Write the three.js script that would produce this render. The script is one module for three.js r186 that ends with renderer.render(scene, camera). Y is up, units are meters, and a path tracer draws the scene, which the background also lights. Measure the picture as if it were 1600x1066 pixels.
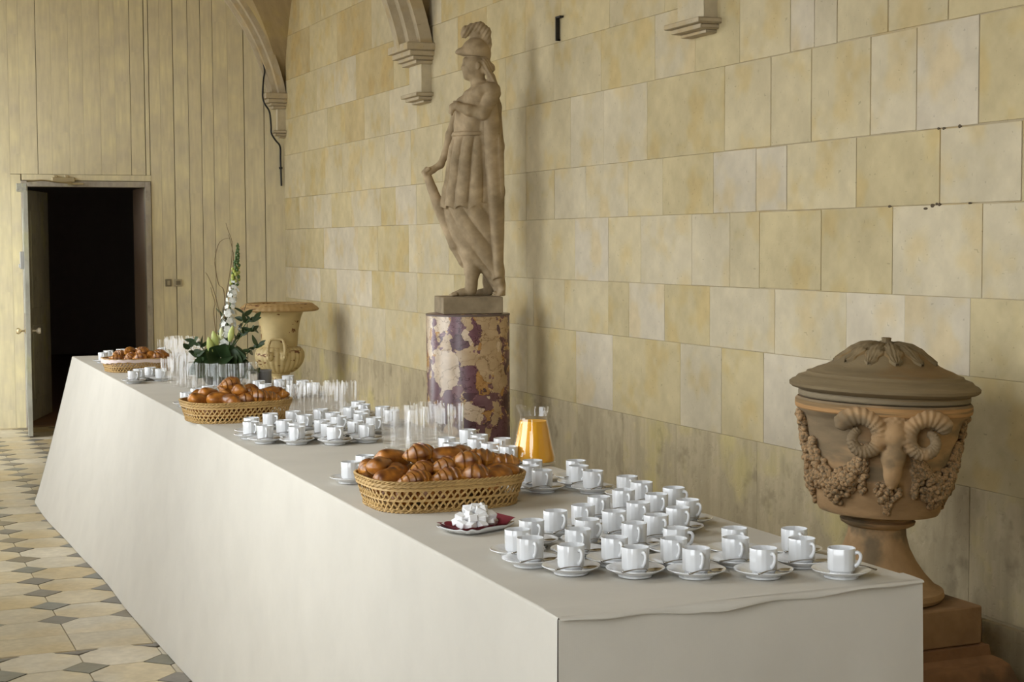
import * as THREE from 'three';
import { mergeGeometries, mergeVertices, toCreasedNormals } from 'three/addons/utils/BufferGeometryUtils.js';
import { RectAreaLightUniformsLib } from 'three/addons/lights/RectAreaLightUniformsLib.js';
import { RoundedBoxGeometry } from 'three/addons/geometries/RoundedBoxGeometry.js';

// ---------------------------------------------------------------- camera, sky, exposure
const SKY = 10.4; // sky radiance
const scene = new THREE.Scene();
const camera = new THREE.PerspectiveCamera(2 * Math.atan(533 / 2500) * 180 / Math.PI, 1600 / 1066, 0.05, 200);
camera.position.set(0, 1.55, 0);
camera.rotation.order = 'YXZ';
camera.rotation.set(-3.5135 * Math.PI / 180, -22.7286 * Math.PI / 180, -0.3 * Math.PI / 180);
scene.add(camera);
const renderer = new THREE.WebGLRenderer({ antialias: true });
renderer.toneMapping = THREE.LinearToneMapping;
renderer.toneMappingExposure = 0.425;
renderer.shadowMap.enabled = true;
// a bright overcast sky; it reaches the gallery only through the open arcade
scene.background = new THREE.Color().setRGB(0.93, 0.97, 1.0);
scene.backgroundIntensity = SKY;
// the arcade's openings along z: centre, half width, sill, spring of the arch, rise of the arch
const bays = [[-14.1, -10.33], [-10.33, -6.52], [-6.52, -2.75], [-2.75, 1.02], [1.02, 4.9]];
const openings = bays.slice(0, 4).map(([a, b], i) => ({ c: (a + b) / 2 - (i ? 0 : 0.55), w: i ? 1.12 : 1.3, sill: i ? 0.86 : 0.06, sp: 2.5, rise: 1.3 }));
// daylight of the same sky at each opening
RectAreaLightUniformsLib.init();
for (const o of openings) {
  const h = o.sp + o.rise * 0.8 - o.sill, l = new THREE.RectAreaLight(new THREE.Color().setRGB(0.93, 0.97, 1.0), SKY * 0.42, o.w * 2, h);
  l.name = 'daylight_opening'; l.position.set(-0.75, o.sill + h / 2, o.c); l.lookAt(10, o.sill + h / 2, o.c); scene.add(l);
}

// ---------------------------------------------------------------- helpers
const V = (x, y, z) => new THREE.Vector3(x, y, z);
const C = (r, g, b) => new THREE.Color().setRGB(r, g, b);
function rng(seed) { let s = seed >>> 0; return () => { s = (s + 0x6D2B79F5) >>> 0; let t = s; t = Math.imul(t ^ (t >>> 15), t | 1); t ^= t + Math.imul(t ^ (t >>> 7), t | 61); return ((t ^ (t >>> 14)) >>> 0) / 4294967296; }; }
const clamp = (v, a, b) => v < a ? a : v > b ? b : v;
const lerp = (a, b, t) => a + (b - a) * t;
const sstep = (a, b, v) => { const t = clamp((v - a) / (b - a), 0, 1); return t * t * (3 - 2 * t); };
function table(pts, x) { if (x <= pts[0][0]) return pts[0].slice(1); for (let i = 1; i < pts.length; i++) if (x <= pts[i][0]) { const t = (x - pts[i - 1][0]) / (pts[i][0] - pts[i - 1][0]), s = t * t * (3 - 2 * t) * 0.5 + t * 0.5; return pts[i].slice(1).map((v, k) => lerp(pts[i - 1][k + 1], v, s)); } return pts[pts.length - 1].slice(1); }
// tileable value noise on [0,1)^2
function noiseField(seed) {
  const r = rng(seed), n = 256, g = new Float32Array(n * n); for (let i = 0; i < n * n; i++) g[i] = r();
  const at = (x, y, p) => g[((y % p + p) % p) * n + ((x % p + p) % p)];
  const one = (u, v, p) => { const x = u * p, y = v * p, xi = Math.floor(x), yi = Math.floor(y), a = x - xi, b = y - yi, fa = a * a * (3 - 2 * a), fb = b * b * (3 - 2 * b); return lerp(lerp(at(xi, yi, p), at(xi + 1, yi, p), fa), lerp(at(xi, yi + 1, p), at(xi + 1, yi + 1, p), fa), fb); };
  const fbm = (u, v, p, oct) => { let s = 0, w = 0.5, t = 0; for (let i = 0; i < oct && p <= 256; i++) { s += w * one(u + i * 0.37, v + i * 0.71, p); t += w; w *= 0.55; p *= 2; } return s / t; };
  return { one, fbm };
}
function tex(w, h, fn, srgb = true) {
  const d = new Uint8Array(w * h * 4), o = [0, 0, 0];
  for (let j = 0; j < h; j++) for (let i = 0; i < w; i++) { fn((i + 0.5) / w, (j + 0.5) / h, o); const k = (j * w + i) * 4; d[k] = clamp(o[0], 0, 255); d[k + 1] = clamp(o[1], 0, 255); d[k + 2] = clamp(o[2], 0, 255); d[k + 3] = 255; }
  const t = new THREE.DataTexture(d, w, h, THREE.RGBAFormat); t.wrapS = t.wrapT = THREE.RepeatWrapping; t.magFilter = THREE.LinearFilter; t.minFilter = THREE.LinearMipmapLinearFilter; t.generateMipmaps = true;
  if (srgb) t.colorSpace = THREE.SRGBColorSpace; t.needsUpdate = true; return t;
}
const used = {};
function numbered(name) { const n = used[name] = (used[name] ?? -1) + 1; return n ? name + '_' + String(n).padStart(3, '0') : name; }
function sh(m) { m.castShadow = true; m.receiveShadow = true; return m; }
function tag(o, label, category, group, kind) { o.userData.label = label; if (category) o.userData.category = category; if (group) o.userData.group = group; if (kind) o.userData.kind = kind; return o; }
function thing(name, label, category, [x, y, z] = [0, 0, 0], turn = 0, group) { const g = new THREE.Group(); g.name = numbered(name); scene.add(g); g.position.set(x, y, z); g.rotation.y = turn; return tag(g, label, category, group); }
function single(name, geo, mat, label, category, group, pos = [0, 0, 0], turn = 0) { const m = sh(new THREE.Mesh(geo, mat)); m.name = numbered(name); m.position.set(...pos); m.rotation.y = turn; scene.add(m); return tag(m, label, category, group); }
function part(parent, name, geo, mat, label) { const m = sh(new THREE.Mesh(geo, mat)); m.name = name; parent.add(m); if (label) m.userData.label = label; return m; }
function struct(name, geo, mat, label) { const m = sh(new THREE.Mesh(geo, mat)); m.name = name; m.userData.kind = 'structure'; m.userData.label = label; scene.add(m); return m; }
function copyOf(o, name, pos, turn = 0) { const c = o.clone(); c.name = numbered(name); c.position.set(...pos); c.rotation.set(0, turn, 0); scene.add(c); c.userData = { ...o.userData }; return c; }
const flatGeo = (g) => (g.index ? g.toNonIndexed() : g);
function merge(list) { const l = list.map((g) => { const q = flatGeo(g); if (!q.attributes.uv) q.setAttribute('uv', new THREE.Float32BufferAttribute(new Float32Array(q.attributes.position.count * 2), 2)); for (const k of Object.keys(q.attributes)) if (!['position', 'normal', 'uv', 'color'].includes(k)) q.deleteAttribute(k); return q; }); return mergeGeometries(l); }
function box(x0, x1, y0, y1, z0, z1) { const g = new THREE.BoxGeometry(x1 - x0, y1 - y0, z1 - z0); g.translate((x0 + x1) / 2, (y0 + y1) / 2, (z0 + z1) / 2); return g; }
function rbox(x0, x1, y0, y1, z0, z1, r = 0.004, seg = 2) { const g = new RoundedBoxGeometry(x1 - x0, y1 - y0, z1 - z0, seg, Math.min(r, (x1 - x0) / 2.01, (y1 - y0) / 2.01, (z1 - z0) / 2.01)); g.translate((x0 + x1) / 2, (y0 + y1) / 2, (z0 + z1) / 2); return g; }
// uv in metres by dominant axis, for boxes and blocks
function boxUV(g, s = 1, ox = 0, oy = 0) { g = flatGeo(g); const p = g.attributes.position, n = g.attributes.normal, uv = new Float32Array(p.count * 2); for (let i = 0; i < p.count; i++) { const ax = Math.abs(n.getX(i)), ay = Math.abs(n.getY(i)), az = Math.abs(n.getZ(i)); let u, v; if (ax >= ay && ax >= az) { u = p.getZ(i); v = p.getY(i); } else if (ay >= az) { u = p.getX(i); v = p.getZ(i); } else { u = p.getX(i); v = p.getY(i); } uv[2 * i] = u * s + ox; uv[2 * i + 1] = v * s + oy; } g.setAttribute('uv', new THREE.BufferAttribute(uv, 2)); return g; }
function lathe(pts, seg = 48, smooth = true) { const g = new THREE.LatheGeometry(pts.map(([r, y]) => new THREE.Vector2(r, y)), seg); return smooth ? toCreasedNormals(g, 0.7) : g; }
function tube(pts, r, seg = 24, rad = 8, closed = false) { return new THREE.TubeGeometry(new THREE.CatmullRomCurve3(pts.map((p) => V(...p)), closed, 'catmullrom', 0.5), seg, r, rad, closed); }
// tube with a radius that changes along it, ends closed
function taper(pts, radii, seg = 24, rad = 8, flat = 1) {
  const c = new THREE.CatmullRomCurve3(pts.map((p) => V(...p)), false, 'catmullrom', 0.5), fr = c.computeFrenetFrames(seg, false), pos = [], idx = [], uv = [];
  for (let i = 0; i <= seg; i++) { const t = i / seg, p = c.getPoint(t), k = t * (radii.length - 1), a = Math.floor(k), r = lerp(radii[a], radii[Math.min(a + 1, radii.length - 1)], k - a), N = fr.normals[i], B = fr.binormals[i]; for (let j = 0; j < rad; j++) { const w = j / rad * 2 * Math.PI, q = p.clone().addScaledVector(N, Math.cos(w) * r).addScaledVector(B, Math.sin(w) * r * flat); pos.push(q.x, q.y, q.z); uv.push(j / rad, t); } }
  for (let i = 0; i < seg; i++) for (let j = 0; j < rad; j++) { const a = i * rad + j, b = i * rad + (j + 1) % rad; idx.push(a, b, a + rad, b, b + rad, a + rad); }
  for (const [e, f] of [[0, -1], [seg, 1]]) { const p = c.getPoint(e / seg), k = pos.length / 3; pos.push(p.x, p.y, p.z); uv.push(0.5, 0.5); for (let j = 0; j < rad; j++) { const a = e * rad + j, b = e * rad + (j + 1) % rad; if (f < 0) idx.push(k, b, a); else idx.push(k, a, b); } }
  const g = new THREE.BufferGeometry(); g.setAttribute('position', new THREE.Float32BufferAttribute(pos, 3)); g.setAttribute('uv', new THREE.Float32BufferAttribute(uv, 2)); g.setIndex(idx); g.computeVertexNormals(); return g;
}
// grid surface from f(u,v) -> [x,y,z]
function sheet(nu, nv, f, uvf, colf) {
  const pos = [], uv = [], idx = [], col = [];
  for (let j = 0; j <= nv; j++) for (let i = 0; i <= nu; i++) { const p = f(i / nu, j / nv); pos.push(p[0], p[1], p[2]); const q = uvf ? uvf(i / nu, j / nv, p) : [i / nu, j / nv]; uv.push(q[0], q[1]); if (colf) col.push(...colf(i / nu, j / nv, p)); }
  for (let j = 0; j < nv; j++) for (let i = 0; i < nu; i++) { const a = j * (nu + 1) + i; idx.push(a, a + 1, a + nu + 1, a + 1, a + nu + 2, a + nu + 1); }
  const g = new THREE.BufferGeometry(); g.setAttribute('position', new THREE.Float32BufferAttribute(pos, 3)); g.setAttribute('uv', new THREE.Float32BufferAttribute(uv, 2)); if (colf) g.setAttribute('color', new THREE.Float32BufferAttribute(col, 3)); g.setIndex(idx); g.computeVertexNormals(); return g;
}
// naive surface nets of a signed distance field
function nets(f, lo, hi, cell) {
  const n = [0, 1, 2].map((k) => Math.ceil((hi[k] - lo[k]) / cell) + 1), [nx, ny, nz] = n, val = new Float32Array(nx * ny * nz), at = (i, j, k) => i + nx * (j + ny * k);
  const B = 4; // whole blocks far from the surface are filled with one value
  for (let k = 0; k < nz; k += B) for (let j = 0; j < ny; j += B) for (let i = 0; i < nx; i += B) {
    const d0 = f(lo[0] + (i + 1.5) * cell, lo[1] + (j + 1.5) * cell, lo[2] + (k + 1.5) * cell), far = Math.abs(d0) > cell * 6.5;
    for (let c = k; c < Math.min(k + B, nz); c++) for (let b = j; b < Math.min(j + B, ny); b++) for (let a = i; a < Math.min(i + B, nx); a++) val[at(a, b, c)] = far ? d0 : f(lo[0] + a * cell, lo[1] + b * cell, lo[2] + c * cell);
  }
  const vid = new Int32Array(nx * ny * nz).fill(-1), pos = [], idx = [];
  const off = [[0, 0, 0], [1, 0, 0], [0, 1, 0], [1, 1, 0], [0, 0, 1], [1, 0, 1], [0, 1, 1], [1, 1, 1]], edges = [[0, 1], [2, 3], [4, 5], [6, 7], [0, 2], [1, 3], [4, 6], [5, 7], [0, 4], [1, 5], [2, 6], [3, 7]];
  for (let k = 0; k < nz - 1; k++) for (let j = 0; j < ny - 1; j++) for (let i = 0; i < nx - 1; i++) {
    let m = 0; const c = []; for (let e = 0; e < 8; e++) { const v = val[at(i + off[e][0], j + off[e][1], k + off[e][2])]; c.push(v); if (v < 0) m |= 1 << e; }
    if (m === 0 || m === 255) continue;
    let sx = 0, sy = 0, sz = 0, q = 0; for (const [a, b] of edges) if ((c[a] < 0) !== (c[b] < 0)) { const t = c[a] / (c[a] - c[b]); sx += lerp(off[a][0], off[b][0], t); sy += lerp(off[a][1], off[b][1], t); sz += lerp(off[a][2], off[b][2], t); q++; }
    vid[at(i, j, k)] = pos.length / 3; pos.push(lo[0] + (i + sx / q) * cell, lo[1] + (j + sy / q) * cell, lo[2] + (k + sz / q) * cell);
  }
  const quad = (a, b, c, d, flip) => { if (a < 0 || b < 0 || c < 0 || d < 0) return; if (flip) idx.push(a, c, b, a, d, c); else idx.push(a, b, c, a, c, d); };
  for (let k = 1; k < nz - 1; k++) for (let j = 1; j < ny - 1; j++) for (let i = 1; i < nx - 1; i++) {
    const s = val[at(i, j, k)] < 0;
    if (s !== (val[at(i + 1, j, k)] < 0)) quad(vid[at(i, j - 1, k - 1)], vid[at(i, j, k - 1)], vid[at(i, j, k)], vid[at(i, j - 1, k)], !s);
    if (s !== (val[at(i, j + 1, k)] < 0)) quad(vid[at(i - 1, j, k - 1)], vid[at(i - 1, j, k)], vid[at(i, j, k)], vid[at(i, j, k - 1)], !s);
    if (s !== (val[at(i, j, k + 1)] < 0)) quad(vid[at(i - 1, j - 1, k)], vid[at(i, j - 1, k)], vid[at(i, j, k)], vid[at(i - 1, j, k)], !s);
  }
  const g = new THREE.BufferGeometry(); g.setAttribute('position', new THREE.Float32BufferAttribute(pos, 3)); g.setIndex(idx);
  const nor = new Float32Array(pos.length), e = cell * 0.6; for (let i = 0; i < pos.length; i += 3) { const x = pos[i], y = pos[i + 1], z = pos[i + 2]; let a = f(x + e, y, z) - f(x - e, y, z), b = f(x, y + e, z) - f(x, y - e, z), c = f(x, y, z + e) - f(x, y, z - e); const l = Math.hypot(a, b, c) || 1; nor[i] = a / l; nor[i + 1] = b / l; nor[i + 2] = c / l; }
  g.setAttribute('normal', new THREE.BufferAttribute(nor, 3)); return g;
}
const smin = (a, b, k) => { const h = Math.max(k - Math.abs(a - b), 0) / k; return Math.min(a, b) - h * h * k * 0.25; };
const smax = (a, b, k) => -smin(-a, -b, k);
const capsule = (x, y, z, A, B) => { const bx = B[0] - A[0], by = B[1] - A[1], bz = B[2] - A[2], px = x - A[0], py = y - A[1], pz = z - A[2], t = clamp((px * bx + py * by + pz * bz) / (bx * bx + by * by + bz * bz + 1e-9), 0, 1); return Math.hypot(px - bx * t, py - by * t, pz - bz * t) - lerp(A[3], B[3], t); };
const ellip = (x, y, z, cx, cy, cz, rx, ry, rz) => { const a = (x - cx) / rx, b = (y - cy) / ry, c = (z - cz) / rz, k0 = Math.sqrt(a * a + b * b + c * c), k1 = Math.hypot(a / rx, b / ry, c / rz); return k1 > 1e-9 ? k0 * (k0 - 1) / k1 : -Math.min(rx, ry, rz); };
const std = (color, roughness = 0.8, o = {}) => new THREE.MeshStandardMaterial({ color, roughness, ...o });
const phy = (color, roughness = 0.5, o = {}) => new THREE.MeshPhysicalMaterial({ color, roughness, ...o });

// ---------------------------------------------------------------- materials of the place
const N1 = noiseField(11), N2 = noiseField(23), N3 = noiseField(37);
const grey = (o, v) => { o[0] = o[1] = o[2] = v; };
const stoneMap = tex(1024, 1024, (u, v, o) => { const a = N1.fbm(u, v, 4, 6), b = N2.fbm(u, v, 24, 4), s = N3.fbm(u * 1, v, 8, 3), pit = N2.one(u + 0.3, v, 128) > 0.93 && N1.one(u, v + 0.5, 64) > 0.6 ? 26 : 0; const k = 226 + (a - 0.5) * 40 + (b - 0.5) * 24 - pit; o[0] = k; o[1] = k - 2 - sstep(0.5, 0.75, s) * 7; o[2] = k - 6 - sstep(0.48, 0.75, s) * 24; });
const stoneBump = tex(512, 512, (u, v, o) => grey(o, 128 + (N1.fbm(u, v, 8, 6) - 0.5) * 150 + (N2.one(u, v, 128) > 0.9 ? -40 : 0)), false);
const stainMap = tex(1024, 1024, (u, v, o) => { const a = N1.fbm(u, v, 5, 6), st = N2.fbm(u * 1, v * 0.15 + 0.2 * a, 32, 4), b = N3.fbm(u, v, 16, 5), k = 214 + (a - 0.5) * 56 + (st - 0.5) * 40 - sstep(0.62, 0.85, b) * 26; o[0] = k; o[1] = k - 4; o[2] = k - 14 - sstep(0.5, 0.8, a) * 26; });
const stoneTones = { W: C(0.735, 0.66, 0.515), w: C(0.705, 0.625, 0.45), c: C(0.685, 0.595, 0.39), y: C(0.67, 0.57, 0.34), o: C(0.62, 0.50, 0.27) };
const stoneMat = {}; for (const k in stoneTones) stoneMat[k] = std(stoneTones[k], 0.86, { map: stoneMap, bumpMap: stoneBump, bumpScale: 0.003 });
const stainMat = std(C(0.66, 0.575, 0.405), 0.9, { map: stainMap, bumpMap: stoneBump, bumpScale: 0.006 });
const plinthMat = std(C(0.56, 0.475, 0.315), 0.9, { map: stainMap, bumpMap: stoneBump, bumpScale: 0.006 });
const mortarMat = std(C(0.56, 0.475, 0.315), 0.95, { map: stoneMap, bumpMap: stoneBump, bumpScale: 0.004 });
const ribMat = std(C(0.60, 0.51, 0.36), 0.9, { map: stoneMap, bumpMap: stoneBump, bumpScale: 0.004 });
const vaultMat = std(C(0.52, 0.41, 0.24), 0.95, { map: stainMap, bumpMap: stoneBump, bumpScale: 0.006 });
const plankMap = tex(512, 512, (u, v, o) => { const a = N1.fbm(u, v * 0.12, 48, 4), b = N2.fbm(u, v, 6, 5), k = 232 + (a - 0.5) * 22 + (b - 0.5) * 30; o[0] = k; o[1] = k - 2; o[2] = k - 6 - (b - 0.5) * 20; });
const plankMats = [C(0.87, 0.785, 0.54), C(0.86, 0.775, 0.53), C(0.88, 0.80, 0.555)].map((c) => std(c, 0.6, { map: plankMap }));
const floorMap = tex(1024, 1024, (u, v, o) => { const a = N1.fbm(u, v, 6, 6), b = N3.fbm(u, v, 3, 5), sc = N2.fbm(u, v, 64, 3), k = 215 + (a - 0.5) * 70 + (sc - 0.5) * 30; o[0] = k; o[1] = k - 4 - sstep(0.45, 0.7, b) * 8; o[2] = k - 12 - sstep(0.45, 0.7, b) * 26; });
const tileMats = [C(0.72, 0.66, 0.54), C(0.67, 0.61, 0.485), C(0.75, 0.70, 0.59), C(0.68, 0.60, 0.44), C(0.65, 0.60, 0.505)].map((c) => phy(c, 0.42, { map: floorMap, bumpMap: stoneBump, bumpScale: 0.001, clearcoat: 0.15, clearcoatRoughness: 0.35 }));
const slateMats = [C(0.215, 0.205, 0.19), C(0.255, 0.24, 0.22), C(0.24, 0.25, 0.235)].map((c) => phy(c, 0.42, { map: floorMap, clearcoat: 0.15, clearcoatRoughness: 0.35 }));
const XW = 3.7, ZE = -14.1, XA = -0.45, ZB = 4.9;

// ---------------------------------------------------------------- floor: octagons of pale stone with dark cabochons on their corners
{
  const floor = struct('floor', boxUV(box(XA - 0.4, XW + 0.4, -0.2, -0.006, ZE - 0.3, ZB + 0.4)), std(C(0.40, 0.34, 0.25), 0.95, { map: floorMap }), 'pale stone tile floor with small dark square insets');
  const r = rng(5), px = 0.2925, pz = 0.2785, hd = 0.084, g = 0.0022, y0 = -0.02, y1 = 0;
  const poly = (pts) => { const s = new THREE.Shape(pts.map(([x, z]) => new THREE.Vector2(x, -z))); const e = new THREE.ExtrudeGeometry(s, { depth: y1 - y0, bevelEnabled: false }); e.rotateX(-Math.PI / 2); e.translate(0, y0, 0); return e; };
  const uvShift = (geo, ox, oz) => { const q = boxUV(geo, 0.7, ox, oz); return q; };
  const oct = []; for (let k = 0; k < 6; k++) { const a = px / 2 - g, b = pz / 2 - g, c = hd + g * 0.5; oct.push(uvShift(poly([[-a + c, -b], [a - c, -b], [a, -b + c], [a, b - c], [a - c, b], [-a + c, b], [-a, b - c], [-a, -b + c]]), k * 0.37, k * 0.61)); }
  const dia = []; for (let k = 0; k < 3; k++) { const d = hd - g; dia.push(uvShift(poly([[0, -d], [d, 0], [0, d], [-d, 0]]), k * 0.3, k * 0.2)); }
  const halfD = uvShift(poly([[-hd + g, 0], [hd - g, 0], [0, 0.045]]), 0.1, 0.2);
  const band = uvShift(poly([[-px / 2 + g, -0.1335], [px / 2 - g, -0.1335], [px / 2 - g, 0.1335], [-px / 2 + g, 0.1335]]), 0.25, 0.55);
  const rest = [];
  const put = (geo, mat, name, x, z, near) => { if (near) { const m = part(floor, name, geo, mat); m.position.set(x, (r() - 0.5) * 0.001 + (name === 'dark_inset' ? 0.0012 : 0), z); } else { const q = geo.clone(); q.translate(x, name === 'dark_inset' ? 0.0012 : 0, z); rest.push([q, mat]); } };
  // the photograph's rows: cabochons at x = 0.79 + k px; a plain band near z = -6.48 interrupts them
  const zs = []; for (let k = 0; k < 27; k++) zs.push(-6.764 - k * pz); const zn = []; for (let k = 0; k < 40; k++) zn.push(-5.948 + k * pz);
  let n1 = 0;
  for (let ix = -5; ix < 11; ix++) {
    const x = 0.79 + ix * px;
    for (const z of zs) { const near = x > 0.2 && x < 1.25 && z > -12.5 && n1 < 290; if (near) n1++; put(dia[Math.floor(r() * 3)], slateMats[Math.floor(r() * 3)], 'dark_inset', x, z, near); put(oct[Math.floor(r() * 6)], tileMats[Math.floor(r() * 5)], 'pale_tile', x + px / 2, z + pz / 2 - pz, near); }
    put(band, tileMats[Math.floor(r() * 5)], 'pale_tile', x + px / 2, -6.6295, x > 0.2 && x < 1.2); put(band, tileMats[Math.floor(r() * 5)], 'pale_tile', x + px / 2, -6.3605, x > 0.2 && x < 1.2); put(oct[Math.floor(r() * 6)], tileMats[Math.floor(r() * 5)], 'pale_tile', x + px / 2, -5.948 - pz / 2, x > 0.2 && x < 1.2);
    put(halfD, slateMats[1], 'dark_inset', x, -6.205, x > 0.2 && x < 1.25);
    for (const z of zn) { const near = x > 0.2 && x < 1.25 && z < -5.2; if (z > ZB) continue; put(dia[Math.floor(r() * 3)], slateMats[Math.floor(r() * 3)], 'dark_inset', x, z, near); put(oct[Math.floor(r() * 6)], tileMats[Math.floor(r() * 5)], 'pale_tile', x + px / 2, z + pz / 2, near); }
  }
  const byMat = new Map(); for (const [q, m] of rest) { if (!byMat.has(m)) byMat.set(m, []); byMat.get(m).push(q); }
  for (const [m, l] of byMat) { const p = part(floor, 'distant_tiles', mergeGeometries(l.map(flatGeo)), m); p.userData.kind = 'stuff'; }
}

// ---------------------------------------------------------------- right wall: courses of dressed stone
const courseY = [0, 0.217, 0.67, 1.067, 1.345, 1.68, 1.957, 2.34, 2.655, 3.0, 3.38, 3.72, 4.08, 4.42, 4.76];
function stoneGeo(z0, z1, y0, y1, x, r, ch = 0.004) { // a block whose face looks to -x, edges chamfered
  const ox = r() * 3, oy = r() * 3, xb = XW + 0.05, p = [], uv = [], j = () => (r() - 0.5) * 0.0012;
  const F = [[x, y0 + ch + j(), z0 + ch + j()], [x, y0 + ch + j(), z1 - ch + j()], [x, y1 - ch + j(), z1 - ch + j()], [x, y1 - ch + j(), z0 + ch + j()]], B = [[x + ch, y0, z0], [x + ch, y0, z1], [x + ch, y1, z1], [x + ch, y1, z0]], D = B.map(([, y, z]) => [xb, y, z]);
  const q = (a, b, c, d) => { for (const v of [a, b, c, a, c, d]) { p.push(...v); uv.push(v[2] * 0.75 + ox, v[1] * 0.75 + oy); } };
  q(...F); for (let k = 0; k < 4; k++) { const m = (k + 1) % 4; q(F[m], F[k], B[k], B[m]); q(B[m], B[k], D[k], D[m]); }
  const g = new THREE.BufferGeometry(); g.setAttribute('position', new THREE.Float32BufferAttribute(p, 3)); g.setAttribute('uv', new THREE.Float32BufferAttribute(uv, 2)); g.computeVertexNormals(); return g;
}
{
  const wall = struct('wall_right', boxUV(box(XW + 0.001, XW + 0.5, -0.2, 5.4, ZE - 0.4, ZB + 0.4), 0.75), mortarMat, 'pale yellow limestone block wall with thin joints');
  const known = { // joints read along each course (z), and the tone of the stone that follows each
    1: [[-14.1, 'c'], [-11.91, 'y'], [-10.9, 'c'], [-9.8, 'y'], [-8.9, 'c'], [-7.9, 'w'], [-7.35, 'c'], [-6.78, 'y'], [-6.04, 'c'], [-5.3, 'c'], [-4.6, 'w'], [-3.9, 'c']],
    2: [[-14.1, 'y'], [-13.4, 'y'], [-12.5, 'w'], [-11.86, 'w'], [-11.24, 'c'], [-10.3, 'y'], [-9.5, 'c'], [-8.6, 'y'], [-7.92, 'W'], [-7.47, 'y'], [-6.74, 'w'], [-6.35, 'y'], [-5.99, 'W'], [-5.35, 'c'], [-4.75, 'y'], [-4.2, 'c']],
    3: [[-14.1, 'w'], [-13.62, 'W'], [-12.97, 'c'], [-12.49, 'W'], [-11.56, 'y'], [-11.02, 'w'], [-10.53, 'c'], [-9.8, 'y'], [-9.1, 'c'], [-8.5, 'c'], [-8.07, 'c'], [-7.52, 'y'], [-7.28, 'W'], [-6.9, 'y'], [-6.46, 'w'], [-5.9, 'w'], [-5.37, 'W'], [-4.99, 'W'], [-4.61, 'y'], [-4.1, 'y']],
    4: [[-14.1, 'c'], [-13.4, 'y'], [-12.85, 'W'], [-11.9, 'c'], [-11.4, 'y'], [-10.7, 'w'], [-9.9, 'y'], [-9.2, 'c'], [-8.6, 'c'], [-7.93, 'W'], [-7.52, 'c'], [-7.15, 'w'], [-6.63, 'w'], [-6.28, 'c'], [-6.03, 'y'], [-5.55, 'y'], [-5.07, 'w'], [-4.55, 'w'], [-4.0, 'c']],
    5: [[-14.1, 'y'], [-13.6, 'c'], [-13.14, 'w'], [-12.61, 'y'], [-12.06, 'w'], [-11.32, 'y'], [-10.98, 'W'], [-10.53, 'c'], [-9.9, 'W'], [-9.2, 'c'], [-8.6, 'c'], [-8.2, 'w'], [-7.79, 'w'], [-7.29, 'c'], [-6.92, 'y'], [-6.43, 'W'], [-6.06, 'W'], [-5.81, 'c'], [-5.31, 'y'], [-4.79, 'w'], [-4.35, 'y'], [-3.9, 'c']],
    6: [[-14.1, 'c'], [-13.4, 'y'], [-12.78, 'c'], [-12.29, 'c'], [-11.78, 'c'], [-11.22, 'w'], [-10.64, 'c'], [-10.0, 'y'], [-9.3, 'c'], [-8.6, 'c'], [-7.98, 'w'], [-7.57, 'w'], [-7.08, 'y'], [-6.33, 'c'], [-5.94, 'c'], [-5.63, 'c'], [-5.22, 'w'], [-4.93, 'W'], [-4.58, 'y'], [-4.1, 'c']],
    7: [[-14.1, 'y'], [-13.3, 'c'], [-12.7, 'y'], [-12.2, 'o'], [-11.7, 'c'], [-11.1, 'w'], [-10.5, 'c'], [-9.6, 'y'], [-8.9, 'c'], [-8.2, 'c'], [-7.6, 'y'], [-7.0, 'w'], [-6.6, 'y'], [-6.2, 'c'], [-5.79, 'W'], [-5.61, 'w'], [-5.45, 'c'], [-5.11, 'c'], [-4.75, 'y'], [-4.2, 'c']],
    8: [[-14.1, 'y'], [-13.0, 'c'], [-12.5, 'w'], [-11.9, 'o'], [-11.0, 'y'], [-10.3, 'c'], [-9.7, 'o'], [-9.2, 'y'], [-8.6, 'c'], [-8.1, 'y'], [-7.5, 'c'], [-6.9, 'y'], [-6.3, 'w'], [-5.9, 'c'], [-5.4, 'y'], [-4.9, 'c'], [-4.3, 'y']],
    9: [[-14.1, 'o'], [-13.2, 'y'], [-12.4, 'o'], [-11.5, 'c'], [-10.7, 'w'], [-10.0, 'y'], [-9.1, 'o'], [-8.3, 'c'], [-7.5, 'y'], [-6.7, 'c'], [-5.9, 'y'], [-5.2, 'c'], [-4.5, 'y']],
  };
  const r = rng(77), far = [];
  for (let k = 0; k < courseY.length - 1; k++) {
    let list = known[k] ? known[k].slice() : [];
    if (!list.length) { let z = ZE; while (z < -3.2) { list.push([z, k === 0 ? 'p' : 'cyoyc'[Math.floor(r() * 5)]]); z += 0.55 + r() * 0.5; } }
    let z = list[list.length - 1][0]; while ((z += 0.5 + r() * 0.45) < ZB) list.push([z, 'ccyw'[Math.floor(r() * 4)]]);
    for (let i = 0; i < list.length; i++) {
      const z0 = list[i][0], z1 = i + 1 < list.length ? list[i + 1][0] : ZB, y0 = courseY[k], y1 = courseY[k + 1], jt = k === 0 ? 0.004 : k === 1 ? 0.0006 : (k >= 4 && z0 > -6.5 ? [0.0014, 0.0026, 0.004] : [0.0005, 0.0008, 0.0018])[Math.floor(r() * 3)];
      const geo = stoneGeo(z0 + jt, z1 - jt, y0 + jt + (k === 1 ? 0.006 : 0), y1 - jt, k === 0 ? XW - 0.022 : XW - 0.003 - r() * 0.0007, r, 0.0012);
      const mat = k === 0 ? plinthMat : k === 1 ? stainMat : stoneMat[list[i][1]] ?? stoneMat.c;
      if (z0 < -3.6 && k < 10) part(wall, 'stone', geo, mat); else far.push([geo, mat]);
    }
  }
  // crumbled spots in the joints
  const hole = std(C(0.10, 0.075, 0.045), 1), chip = new THREE.IcosahedronGeometry(1, 1);
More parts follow.
